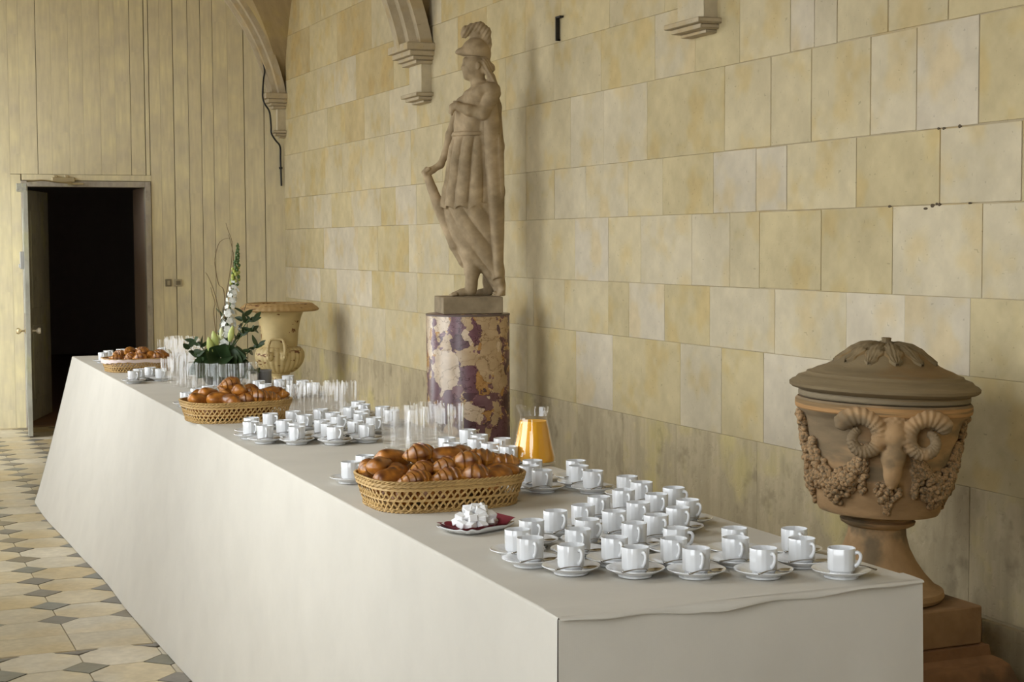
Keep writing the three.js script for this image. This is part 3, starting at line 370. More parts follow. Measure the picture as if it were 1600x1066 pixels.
// ---------------------------------------------------------------- tumblers
const glass = phy(C(1, 1, 1), 0.02, { transmission: 1, thickness: 0, ior: 1.5 });
{
  const tumbler = lathe([[0.0001, 0], [0.022, 0], [0.0245, 0.002], [0.0262, 0.03], [0.0285, 0.118], [0.0281, 0.1195], [0.0268, 0.118], [0.0246, 0.03], [0.0232, 0.014], [0.02, 0.0115], [0.0001, 0.011]], 28);
  const cut = (() => { const g = new THREE.LatheGeometry([[0.0001, 0], [0.021, 0], [0.024, 0.003], [0.0255, 0.02], [0.0275, 0.06], [0.0295, 0.118], [0.0288, 0.1195], [0.0278, 0.118], [0.0255, 0.06], [0.023, 0.02], [0.019, 0.016], [0.0001, 0.0155]].map(([r, y]) => new THREE.Vector2(r, y)), 40); const p = g.attributes.position; for (let i = 0; i < p.count; i++) { const x = p.getX(i), y = p.getY(i), z = p.getZ(i), rr = Math.hypot(x, z); if (rr < 0.0235 && y > 0.005) continue; const a = Math.atan2(z, x), k = 1 + 0.045 * Math.cos(a * 10) * sstep(0.1, 0.02, y); p.setXYZ(i, x * k, y, z * k); } g.computeVertexNormals(); return g; })();
  const rows = [
    ['1.635,-4.934 1.661,-4.868 1.69,-4.96', cut, 'cut glass tumbler with facets in the rows before the marble column', 'cut tumblers before the column'],
    ['1.731,-4.943 1.777,-4.922 1.72,-5.07 1.769,-5.095 1.81,-5.025 1.833,-4.96 1.888,-5.0 1.815,-5.17 1.86,-5.11 1.885,-5.20 1.915,-5.07 1.67,-5.05', tumbler, 'clear straight tumbler in the rows before the marble column', 'tumblers before the column'],
    ['1.605,-5.905 1.612,-5.985 1.668,-5.993 1.705,-5.96 1.757,-5.99 1.75,-5.90 1.624,-6.08 1.681,-6.10 1.735,-6.09 1.79,-6.07 1.84,-6.05 1.86,-6.13 1.70,-6.19 1.80,-6.17 1.62,-6.20', tumbler, 'clear straight tumbler in the rows beside a pastry basket', 'tumblers by the middle basket'],
    ['1.481,-7.36 1.510,-7.29 1.560,-7.27 1.60,-7.215 1.65,-7.20 1.70,-7.235 1.745,-7.285 1.46,-7.44 1.44,-7.52', tumbler, 'clear straight tumbler in the row below the flower arrangement', 'tumblers below the flowers'],
    ['1.43,-7.70 1.465,-7.62 1.50,-7.70 1.48,-7.80 1.53,-8.02 1.575,-7.96 1.61,-8.06 1.60,-8.34 1.65,-8.30 1.70,-8.36 1.66,-8.22 1.69,-8.66 1.74,-8.62 1.79,-8.68 1.74,-8.52 1.55,-7.87 1.58,-8.16', tumbler, 'clear straight tumbler in the rows between the flowers and the napkin-lined basket', 'tumblers behind the flowers'],
    ['1.70,-9.28 1.745,-9.22 1.79,-9.27 1.84,-9.24 1.89,-9.30 1.79,-9.55 1.83,-9.60 1.88,-9.56 1.915,-9.48 1.76,-9.36 1.81,-9.40 1.86,-9.44', tumbler, 'clear straight tumbler in the rows at the table end by the doorway', 'tumblers at the far end'],
  ];
  for (const [s, geo, label, group] of rows) for (const [x, z] of pairs(s)) single('glass_tumbler', geo, glass, label, 'glass', group, [x, TH + 0.0012, z], x * 40);
}

// ---------------------------------------------------------------- juice jug
{
  const j = thing('juice_jug', 'conical glass jug of orange juice with a flared pouring lip', 'jug', [1.905, TH + 0.0012, -4.385]);
  const prof = [[0.0001, 0], [0.058, 0], [0.066, 0.004], [0.0672, 0.012], [0.064, 0.03], [0.055, 0.072], [0.0465, 0.115], [0.0425, 0.132], [0.0405, 0.141], [0.041, 0.149], [0.0455, 0.160], [0.0475, 0.168], [0.0468, 0.172], [0.0448, 0.170], [0.0425, 0.160], [0.0382, 0.149], [0.0378, 0.141], [0.0398, 0.132], [0.0438, 0.115], [0.0523, 0.072], [0.0613, 0.03], [0.064, 0.014], [0.062, 0.009], [0.0001, 0.008]];
  const g = new THREE.LatheGeometry(prof.map(([r, y]) => new THREE.Vector2(r, y)), 56), p = g.attributes.position, dir = Math.atan2(0.30, -0.95); // spout towards the left
  for (let i = 0; i < p.count; i++) { const x = p.getX(i), y = p.getY(i), z = p.getZ(i), a = Math.atan2(z, x); let d = Math.abs(a - dir); if (d > Math.PI) d = 2 * Math.PI - d; const lip = sstep(0.143, 0.172, y), s = Math.exp(-(d * d) / 0.35), pinch = Math.exp(-((d - 1.15) ** 2) / 0.10); const k = 1 + lip * (0.24 * s - 0.16 * pinch); p.setXYZ(i, x * k, y + lip * 0.012 * s, z * k); }
  g.computeVertexNormals();
  part(j, 'glass_body', toCreasedNormals(g, 0.9), glass, 'clear glass');
  const gl = lathe([[0.0001, 0.0085], [0.0615, 0.0095], [0.0637, 0.0142], [0.061, 0.0302], [0.052, 0.0722], [0.0435, 0.1152], [0.0399, 0.1305], [0.0001, 0.1305]], 48);
  part(j, 'juice', gl, phy(C(0.88, 0.43, 0.002), 0.5), 'bright orange juice');
}

// ---------------------------------------------------------------- sugar dish
{
  const px = 1.342, pz = -3.425, ry = 0.42;
  const d = thing('sugar_dish', 'white oblong dish with a wavy rim holding sugar cubes', 'dish', [px, TH + 0.0012, pz], ry);
  const ring = (a, s) => { const c = Math.cos(a), q = Math.sin(a), e = 0.5; return [Math.sign(c) * Math.pow(Math.abs(c), e) * 0.088 * s, Math.sign(q) * Math.pow(Math.abs(q), e) * 0.062 * s]; };
  const top = [[0, 0.0045], [0.55, 0.0045], [0.8, 0.006], [0.92, 0.011], [1, 0.0165], [1.0, 0.0185], [0.91, 0.0135], [0.8, 0.008], [0.55, 0.0065], [0, 0.0065]].map(([s, y]) => [s, y]);
  part(d, 'plate', toCreasedNormals(sheet(96, top.length - 1, (u, v) => { const k = Math.round(v * (top.length - 1)), a = u * 2 * Math.PI, [s, y] = top[k], w = s > 0.85 ? 1 + 0.02 * Math.sin(a * 11) : 1, q = ring(a, s * w); return [q[0], y - 0.004 + (s > 0.9 ? 0.0018 * Math.sin(a * 11 + 0.8) : 0), -q[1]]; }), 0.9), porcelain);
  const np = single('paper_napkin', (() => { const n = 40; return sheet(n, n, (u, v) => { const x = (u - 0.5) * 0.152, z = (v - 0.5) * 0.104, a = 0.22, X = x * Math.cos(a) - z * Math.sin(a), Z = x * Math.sin(a) + z * Math.cos(a), e = Math.max(Math.abs(x) / 0.076, Math.abs(z) / 0.052), up = sstep(0.72, 1, e) * 0.012 + sstep(0.9, 1, u) * sstep(0.3, 0.9, v) * 0.0 + sstep(0.8, 1, u) * 0.012; return [X, 0.0045 + up + 0.0008 * Math.sin(x * 240) * e, Z]; }); })(), std(C(0.17, 0.012, 0.02), 0.85, { side: THREE.DoubleSide }), 'dark red paper napkin lining the sugar dish', 'napkin', undefined, [px, TH + 0.0012, pz], ry);
  const white = std(C(0.86, 0.86, 0.86), 0.75), brown = std(C(0.50, 0.30, 0.12), 0.8), cube = rbox(-0.0115, 0.0115, -0.0078, 0.0078, -0.0095, 0.0095, 0.0014, 1);
  const r = rng(3), spots = [];
  for (let k = 0; k < 46; k++) { const lv = k < 22 ? 0 : k < 38 ? 1 : 2, w = [1, 0.75, 0.42][lv], a = r() * 6.283, q = Math.sqrt(r()) * w; spots.push([Math.cos(a) * q * 0.060, 0.0165 + lv * 0.0145 + r() * 0.004, Math.sin(a) * q * 0.038, r() * 6, (r() - 0.5) * 1.1, (r() - 0.5) * 1.1]); }
  spots.forEach(([x, y, z, a, b, c], i) => { const X = x * Math.cos(ry) + z * Math.sin(ry), Z = -x * Math.sin(ry) + z * Math.cos(ry); const m = single('sugar_cube', cube, white, 'white sugar cube in the heap on the wavy dish', 'sugar cube', 'white sugar cubes', [px + X, TH + y, pz + Z]); m.rotation.set(b, a, c); });
  [[0.045, 0.026, -0.035], [0.06, 0.022, -0.03], [0.052, 0.034, -0.04], [0.034, 0.03, -0.042]].forEach(([x, y, z], i) => { const X = x * Math.cos(ry) + z * Math.sin(ry), Z = -x * Math.sin(ry) + z * Math.cos(ry); const m = single('sugar_cube', cube, brown, 'brown sugar cube at the back of the wavy dish', 'sugar cube', 'brown sugar cubes', [px + X, TH + y, pz + Z]); m.rotation.set(0.3 * i, i * 1.1, 0.2); });
}

// ---------------------------------------------------------------- wicker baskets and pastries
const wickerTex = tex(256, 256, (u, v, o) => { const k = 205 + (N1.fbm(u, v * 0.2, 32, 4) - 0.5) * 80; o[0] = k; o[1] = k - 8; o[2] = k - 22; });
function basketParts(a, b, a2, b2, H) { // rim half sizes, base half sizes, height
  const E = 0.62, rg = (t, h, off = 0) => { const A = lerp(a2, a, Math.pow(h, 0.85)) + off, B = lerp(b2, b, Math.pow(h, 0.85)) + off, c = Math.cos(t), s = Math.sin(t); return [Math.sign(c) * Math.pow(Math.abs(c), E) * A, h * H, -Math.sign(s) * Math.pow(Math.abs(s), E) * B]; };
  // equal steps of arc length, so that strands stay evenly spaced round the corners
  const NS = 720, len = [0]; for (let i = 1; i <= NS; i++) { const p = rg((i - 1) / NS * 6.28319, 0.7), q = rg(i / NS * 6.28319, 0.7); len.push(len[i - 1] + Math.hypot(p[0] - q[0], p[2] - q[2])); }
  const ang = (s) => { s = ((s % 1) + 1) % 1 * len[NS]; let lo = 0, hi = NS; while (hi - lo > 1) { const m = (lo + hi) >> 1; if (len[m] <= s) lo = m; else hi = m; } return (lo + (s - len[lo]) / (len[hi] - len[lo] || 1)) / NS * 6.28319; };
  const ribbon = (pts, w, th) => { // flat strand: pts [x,y,z, nx,nz]
    const pos = [], idx = []; pts.forEach((p, i) => { const q = pts[Math.min(i + 1, pts.length - 1)], o = pts[Math.max(i - 1, 0)]; let t = V(q[0] - o[0], q[1] - o[1], q[2] - o[2]).normalize(), n = V(p[3], 0.25, p[4]).normalize(), s = t.clone().cross(n).normalize(); for (const [sw, sn] of [[-1, -1], [1, -1], [1, 1], [-1, 1]]) { const v = V(p[0], p[1], p[2]).addScaledVector(s, sw * w / 2).addScaledVector(n, sn * th / 2); pos.push(v.x, v.y, v.z); } });
    for (let i = 0; i < pts.length - 1; i++) for (let k = 0; k < 4; k++) { const A = i * 4 + k, B = i * 4 + (k + 1) % 4; idx.push(A, B, A + 4, B, B + 4, A + 4); }
    const g = new THREE.BufferGeometry(); g.setAttribute('position', new THREE.Float32BufferAttribute(pos, 3)); g.setIndex(idx); const f = g.toNonIndexed(); f.computeVertexNormals(); return f;
  };
  const weave = [], N = 66;
  for (const dir of [1, -1]) for (let i = 0; i < N; i++) { const s0 = (i + (dir < 0 ? 0.5 : 0)) / N, pts = []; for (let k = 0; k <= 8; k++) { const h = 0.10 + 0.66 * k / 8, s = s0 + dir * (k / 8) * 2.1 / N, t = ang(s), p = rg(t, h, 0.0013 * Math.cos(k * Math.PI / 1.9 + (dir > 0 ? 0 : Math.PI))), q = rg(t, h, 0.01), l = Math.hypot(q[0] - p[0], q[2] - p[2]) || 1; pts.push([p[0], p[1], p[2], (q[0] - p[0]) / l, (q[2] - p[2]) / l]); } weave.push(ribbon(pts, 0.0047, 0.0013)); }
  const hoop = (h, w, off, th = 0.0016) => { const pts = []; for (let k = 0; k <= 96; k++) { const t = ang(k / 96), p = rg(t, h, off), q = rg(t, h, off + 0.01), l = Math.hypot(q[0] - p[0], q[2] - p[2]) || 1; pts.push([p[0], p[1], p[2], (q[0] - p[0]) / l, (q[2] - p[2]) / l]); } return ribbon(pts, w, th); };
  const hoops = [hoop(0.40, 0.0035, 0.0012), hoop(0.42, 0.0035, -0.0018)];
  const coil = (h, off, r, n, amp) => { const pts = []; for (let k = 0; k < 260; k++) { const s = k / 260, t = ang(s), w = s * n * 2 * Math.PI; const p = rg(t, h, off + Math.cos(w) * amp); pts.push(V(p[0], p[1] + Math.sin(w) * amp, p[2])); } return new THREE.TubeGeometry(new THREE.CatmullRomCurve3(pts, true), 420, r, 5, true); };
  const rim = [hoop(0.80, 0.012, 0.0006, 0.002), hoop(0.93, 0.012, 0.0006, 0.002), coil(0.82, 0.0014, 0.0022, 60, 0.0012), coil(0.88, 0.0014, 0.0022, 60, -0.0012), coil(0.94, 0.0014, 0.0022, 60, 0.0012), coil(1.0, 0, 0.0026, 46, 0.0018), coil(1.0, 0, 0.0026, 46, -0.0018)];
  const base = [coil(0.03, 0.001, 0.0026, 46, 0.0018), coil(0.03, 0.001, 0.0026, 46, -0.0018), coil(0.09, 0.001, 0.0022, 50, 0.0014)];
  const floorG = sheet(40, 4, (u, v) => { const t = u * 6.28319, p = rg(t, 0.02); return [p[0] * v, 0.004, p[2] * v]; });
  return { rim: merge(rim), weave: merge([...weave, ...hoops]), base: merge(base), bottom: floorG, rg };
}
const wicker = std(C(0.74, 0.52, 0.225), 0.6, { map: wickerTex, side: THREE.DoubleSide });
function basket(pos, turn, s, label) {
  const B = basketParts(0.207 * s, 0.168 * s, 0.184 * s, 0.142 * s, 0.078 * s), t = thing('wicker_basket', label, 'basket', pos, turn);
  part(t, 'rim', B.rim, wicker); part(t, 'woven_side', B.weave, wicker); part(t, 'base_braid', B.base, wicker); part(t, 'bottom', B.bottom, wicker);
  return { t, rg: B.rg };
}
// a croissant: a crescent sweep whose radius steps up at every turn of the dough
function croissantGeo(seed, L = 0.10, R = 0.026, bend = 1.5, turns = 7) {
  const r = rng(seed), nu = 20, nv = 56, ph = r(), ar = L / bend;
  return sheet(nu, nv, (u, v) => { const s = v * 2 - 1, prof = Math.pow(Math.max(0, 1 - Math.pow(Math.abs(s), 1.6)), 0.75), st = Math.abs(s) * turns * 0.5 + ph * 0.2, saw = st - Math.floor(st), k = R * prof * (1 + 0.24 * (1 - saw) - 0.08) + 0.003 * (1 - Math.abs(s) * 0.9), a = u * 2 * Math.PI, th = s * bend * 0.5, wob = 1 + 0.05 * Math.sin(a * 3 + s * 6 + ph * 9), cx = Math.sin(th) * ar, cz = (Math.cos(th) - 1) * ar, y = Math.sin(a) * k * 0.86 * wob, q = Math.cos(a) * k * wob; return [cx + Math.sin(th) * q, y, cz + Math.cos(th) * q]; }, undefined,
    (u, v) => { const s = v * 2 - 1, st = Math.abs(s) * turns * 0.5 + ph * 0.2, saw = st - Math.floor(st), a = u * 2 * Math.PI, top = 0.5 + 0.5 * Math.sin(a), bake = clamp(0.36 + 0.55 * top * (1 - saw * 0.85) + (N1.fbm(u, v * 0.5, 12, 3) - 0.5) * 1.5 + (r() - 0.5) * 0.06, 0, 1); return [lerp(0.78, 0.11, bake), lerp(0.37, 0.022, bake), lerp(0.06, 0.003, bake)]; });
}
// a plump glazed roll (pain au chocolat / brioche), slightly spiralled
function rollGeo(seed, L = 0.09, R = 0.031) {
  const r = rng(seed), ph = r() * 6; return sheet(24, 32, (u, v) => { const s = v * 2 - 1, a = u * 2 * Math.PI, prof = Math.pow(Math.max(0, 1 - Math.pow(Math.abs(s), 3.2)), 0.5), cr = 1 - 0.16 * Math.exp(-Math.pow(Math.sin((a - 0.9 - s * 0.5) / 2) * 5, 2)) , k = R * prof * cr * (1 + 0.04 * Math.sin(3 * a + ph + s * 2)); return [s * L / 2, Math.sin(a) * k * 0.82, Math.cos(a) * k]; }, undefined,
    (u, v) => { const s = v * 2 - 1, a = u * 2 * Math.PI, top = 0.5 + 0.5 * Math.sin(a), bake = clamp(0.35 + 0.6 * top * (1 - Math.pow(Math.abs(s), 3) * 0.9) - 0.4 * Math.exp(-Math.pow(Math.sin((a - 0.9 - s * 0.5) / 2) * 5, 2)) + (N2.fbm(u, v, 6, 4) - 0.5) * 0.9, 0, 1); return [lerp(0.70, 0.085, bake), lerp(0.30, 0.016, bake), lerp(0.045, 0.003, bake)]; });
}
const crust = phy(C(0.86, 0.78, 0.70), 0.36, { vertexColors: true, clearcoat: 0.35, clearcoatRoughness: 0.35 });
const croG = [croissantGeo(1), croissantGeo(2, 0.105, 0.027, 1.1, 7), croissantGeo(3, 0.095, 0.028, 1.9, 6), croissantGeo(4, 0.11, 0.025, 0.8, 8)], rolG = [rollGeo(5), rollGeo(6, 0.082, 0.034), rollGeo(7, 0.095, 0.029)];
function pile(items, c, turn, where, group, s = 1) {
  const r = rng(Math.round(c[2] * -100)), ca = Math.cos(turn), sa = Math.sin(turn);
  items.forEach(([x, y, z, kind, yaw]) => { const isC = kind === 'c', g = isC ? croG[Math.floor(r() * 4)] : rolG[Math.floor(r() * 3)], x1 = y > 0.06 ? x : x * 0.9, z1 = z, X = x1 * ca + z1 * sa, Z = -x1 * sa + z1 * ca; const m = single(isC ? 'croissant' : 'glazed_roll', g, crust, (isC ? 'golden ridged croissant ' : 'dark glazed pastry roll ') + where, isC ? 'croissant' : 'pastry', group + (isC ? ', croissants' : ', rolls'), [c[0] + X, c[1] + y, c[2] + Z]); m.rotation.set((r() - 0.5) * 0.5, yaw ?? r() * 6.28, (r() - 0.5) * 0.5); m.scale.setScalar(s * (0.92 + r() * 0.14)); });
}
{
  const y = TH + 0.0012;
  // nearest basket
  const c1 = [1.402, y, -3.832]; basket(c1, 0.02, 1, 'wicker basket by the sugar dish, piled with croissants and rolls');
  const under = (rx, rz) => { const r = rng(19), l = []; for (let i = 0; i < 13; i++) l.push([(i % 5 - 2) * rx * 0.34, 0.034, (Math.floor(i / 5) - 1) * rz * 0.5, i % 3 ? 'c' : 'r', (i % 2) * 0.5]); return l; };
  pile([[-0.152, 0.100, -0.03, 'r', 0.9], [-0.148, 0.076, 0.03, 'r', 0.3], [-0.10, 0.076, 0.09, 'c', 0.2], [-0.16, 0.085, -0.085, 'c', 1.3], [-0.112, 0.084, -0.005, 'r', 1.2], [-0.098, 0.110, -0.075, 'r', 0.2], [-0.045, 0.124, -0.03, 'c', 0.2], [-0.062, 0.092, 0.045, 'c', 0.5], [0.028, 0.117, -0.02, 'r', -0.2], [-0.015, 0.078, 0.098, 'c', 0.05], [0.0, 0.098, 0.05, 'c', 0.3], [0.052, 0.108, 0.06, 'c', 0.1], [0.10, 0.11, 0.035, 'c', -0.4], [0.055, 0.082, 0.115, 'c', -0.1], [0.135, 0.083, 0.09, 'r', -0.3], [0.15, 0.098, 0.055, 'c', -0.5], [0.105, 0.074, 0.125, 'r', 0.6], [0.150, 0.082, 0.05, 'c', -1.1], [-0.10, 0.10, -0.12, 'c'], [0.0, 0.11, -0.11, 'c'], [0.10, 0.105, -0.09, 'r'], [0.17, 0.085, -0.04, 'c'], ...under(0.19, 0.13)], c1, 0.02, 'in the basket by the sugar dish', 'pastries in the basket by the sugar');
  const c2 = [1.372, y, -6.0]; basket(c2, 0.10, 0.97, 'wicker basket beside the tumblers, piled with pastries');
  pile([[-0.145, 0.08, 0.0, 'r', 0.4], [-0.09, 0.098, -0.05, 'r', 0.7], [-0.08, 0.083, 0.04, 'r', 0.1], [-0.035, 0.105, 0.0, 'c', 1.2], [-0.025, 0.138, 0.02, 'c', 0.5], [-0.005, 0.115, 0.055, 'r', 1.4], [0.012, 0.082, 0.095, 'c', 0.3], [-0.05, 0.08, 0.10, 'r', 1.7], [0.045, 0.10, 0.05, 'c', 0.4], [0.06, 0.09, 0.10, 'c', 0.1], [0.10, 0.084, 0.09, 'c', -0.3], [0.12, 0.095, 0.03, 'r', 0.2], [0.16, 0.09, 0.02, 'c', -0.8], [0.08, 0.1, -0.06, 'c'], [0.0, 0.11, -0.08, 'c'], [-0.11, 0.085, -0.1, 'c'], ...under(0.18, 0.12)], c2, 0.10, 'in the basket beside the tumblers', 'pastries in the basket by the tumblers');
  const c3 = [1.435, y, -8.56]; const b3 = basket(c3, 0.12, 0.86, 'small wicker basket lined with a pale napkin, piled with pastries');
  pile([[-0.105, 0.065, 0.0, 'c', 0.3], [-0.05, 0.075, 0.05, 'c', 0.7], [-0.04, 0.10, 0.0, 'c', 1.2], [-0.01, 0.072, 0.08, 'c', 0.2], [0.015, 0.095, 0.03, 'c', 0.5], [0.055, 0.082, 0.055, 'c', 1.5], [0.085, 0.075, 0.08, 'c', 0.2], [0.11, 0.085, 0.0, 'c', 0.1], [0.13, 0.07, 0.04, 'r', 0.5], [-0.08, 0.085, -0.06, 'c'], [0.05, 0.1, -0.05, 'c'], [0.0, 0.09, -0.09, 'c'], ...under(0.16, 0.10).map((q) => [q[0], 0.030, q[2], 'c', q[4]])], c3, 0.12, 'in the small basket lined with a napkin', 'pastries in the napkin-lined basket', 0.9);
  const nap = sheet(72, 8, (u, v) => { const t = u * 6.28319, fl = Math.sin(t * 2.5 + 0.5) * 0.5 + 0.5, h = v < 0.6 ? lerp(0.35, 1.03, v / 0.6) : lerp(1.03, 0.80 - 0.16 * fl, (v - 0.6) / 0.4), p = b3.rg(t, h, v < 0.6 ? -0.006 : lerp(0.003, 0.009, (v - 0.6) / 0.4)); return [p[0], p[1] + 0.002 * Math.sin(t * 19), p[2]]; });
  const m = single('cloth_napkin', nap, std(C(0.72, 0.60, 0.57), 0.9, { side: THREE.DoubleSide }), 'pale pink napkin lining a small wicker basket', 'napkin', undefined, c3, 0.12);
}

// ---------------------------------------------------------------- marble column and statue
const COLX = 3.30, COLZ = -8.53, COLH = 1.151, COLR = 0.238;
{
  // breccia: angular clasts of cream, grey-violet and ochre in a veined purple ground
  const r = rng(101), seeds = [], W = 1.5, Hh = 1.15; // metres round the drum (front half in view) and up
  const pal = { c: [224, 204, 178], k: [200, 174, 138], p: [122, 84, 96], v: [142, 104, 110], d: [98, 66, 76], o: [192, 146, 86] };
  // front face, left to right 0..1, top to bottom 0..1 (placed after the photograph), then random clasts elsewhere
  const front = [[0.03, 0.08, 'c', 0.10], [0.05, 0.25, 'c', 0.07], [0.18, 0.08, 'c', 0.07], [0.25, 0.25, 'k', 0.06], [0.20, 0.40, 'c', 0.13], [0.26, 0.5, 'c', 0.10], [0.37, 0.09, 'p', 0.08], [0.40, 0.2, 'd', 0.07], [0.46, 0.16, 'c', 0.06], [0.56, 0.13, 'p', 0.06], [0.5, 0.06, 'k', 0.05], [0.49, 0.32, 'k', 0.09], [0.76, 0.10, 'k', 0.12], [0.78, 0.30, 'k', 0.13], [0.72, 0.42, 'k', 0.09], [0.95, 0.12, 'k', 0.08], [0.90, 0.5, 'k', 0.11], [0.97, 0.35, 'v', 0.05], [0.53, 0.5, 'p', 0.10], [0.53, 0.62, 'd', 0.05], [0.67, 0.49, 'o', 0.07], [0.70, 0.57, 'o', 0.05], [0.07, 0.6, 'p', 0.09], [0.05, 0.78, 'd', 0.07], [0.17, 0.68, 'v', 0.06], [0.30, 0.7, 'p', 0.08], [0.37, 0.76, 'v', 0.06], [0.55, 0.78, 'c', 0.07], [0.62, 0.82, 'c', 0.04], [0.70, 0.68, 'p', 0.08], [0.84, 0.74, 'k', 0.07], [0.20, 0.84, 'd', 0.06], [0.28, 0.9, 'c', 0.06], [0.08, 0.92, 'c', 0.05], [0.48, 0.93, 'd', 0.09], [0.62, 0.95, 'p', 0.08], [0.74, 0.93, 'k', 0.05], [0.80, 0.95, 'p', 0.06], [0.92, 0.92, 'p', 0.10], [0.95, 0.7, 'd', 0.06], [0.38, 0.6, 'v', 0.05]];
  for (const [u, v, k, s] of front) seeds.push([0.75 + (Math.asin(clamp(u * 2 - 1, -0.97, 0.97)) / Math.PI) * 0.75, v * 0.72, k, s * 1.0]);
  for (let i = 0; i < 46; i++) seeds.push([0.375 + r() * 0.75, r() * 0.72, 'ckpvodc'[Math.floor(r() * 7)], 0.022 + r() * 0.02]);
  for (let i = 0; i < 110; i++) { const x = r() * W, y = r() * Hh; if (x > 0.38 && x < 1.12 && y < 0.72) continue; seeds.push([x, y, 'ckppvdko'[Math.floor(r() * 8)], 0.04 + r() * 0.07]); }
  const bright = N1, map = tex(1024, 1024, (u, v, o) => {
    const x = u * W + (N1.fbm(u, v, 14, 2) - 0.5) * 0.07 + (N3.fbm(u, v, 56, 3) - 0.5) * 0.035, y = (1 - v) * Hh + (N2.fbm(u, v, 14, 2) - 0.5) * 0.07 + (N1.fbm(u, v, 56, 3) - 0.5) * 0.035; let b1 = 9, b2 = 9, kk = 0, id = 0;
    for (let i = 0; i < seeds.length; i++) { const s = seeds[i]; let dx = Math.abs(x - s[0]); if (dx > W / 2) dx = W - dx; const dy = y - s[1], d = Math.sqrt(dx * dx * 1.3 + dy * dy * 0.75) / s[3]; if (d < b1) { b2 = b1; b1 = d; kk = s[2]; id = i; } else if (d < b2) b2 = d; }
    const inside = b1 < 0.74 + (N2.fbm(u, v, 20, 3) - 0.5) * 0.5, edge = b2 - b1, q = inside ? pal[kk] : (N3.fbm(u, v, 40, 4) > 0.56 ? (N1.fbm(u, v, 50, 3) > 0.42 ? pal.k : pal.o) : (N2.fbm(u, v, 30, 3) > 0.45 ? pal.p : pal.d)), n = (N2.fbm(u, v, 32, 4) - 0.5) * 36, vein = (Math.abs(N1.fbm(u, v, 20, 5) - 0.5) < 0.012) ? 46 : 0, dk = inside && edge < 0.04 ? 34 : 0, spk = !inside && N3.one(u, v, 200) > 0.75 ? 40 : 0;
    for (let c = 0; c < 3; c++) o[c] = q[c] + n - dk - vein * (c === 0 ? 0.9 : 1) + spk * (c === 2 ? 0.6 : 1);
  });
  const mat = phy(C(0.86, 0.84, 0.82), 0.34, { map, clearcoat: 0.25, clearcoatRoughness: 0.25 });
  const col = thing('marble_column', 'round column of purple and cream breccia marble under the statue', 'column', [COLX, 0, COLZ], 0);
  const g = new THREE.LatheGeometry([[0.0001, 0], [0.265, 0], [0.265, 0.09], [0.255, 0.10], [0.255, 0.125], [0.243, 0.14], [COLR, 0.15], [COLR, COLH - 0.012], [COLR - 0.004, COLH - 0.002], [COLR - 0.012, COLH], [0.0001, COLH]].map(([a, b]) => new THREE.Vector2(a, b)), 72);
  { const p = g.attributes.position, uv = g.attributes.uv; for (let i = 0; i < p.count; i++) uv.setXY(i, uv.getX(i), p.getY(i) / Hh); }
  const m = part(col, 'shaft', toCreasedNormals(g, 0.6), mat); m.rotation.y = 0; // seam turned to the wall below
  // the middle of the printed front (u = 0.5) faces the near side of the table
  m.rotation.y = Math.atan2(-COLX, -COLZ) - Math.PI; m.rotation.y = Math.atan2(0 - COLX, 0 - COLZ) + Math.PI;
  // dark top moulding
  part(col, 'top_edge', lathe([[COLR - 0.004, COLH - 0.014], [COLR + 0.003, COLH - 0.012], [COLR + 0.003, COLH - 0.004], [COLR - 0.004, COLH - 0.001]], 72), std(C(0.14, 0.10, 0.085), 0.5), 'thin dark top edge');
}
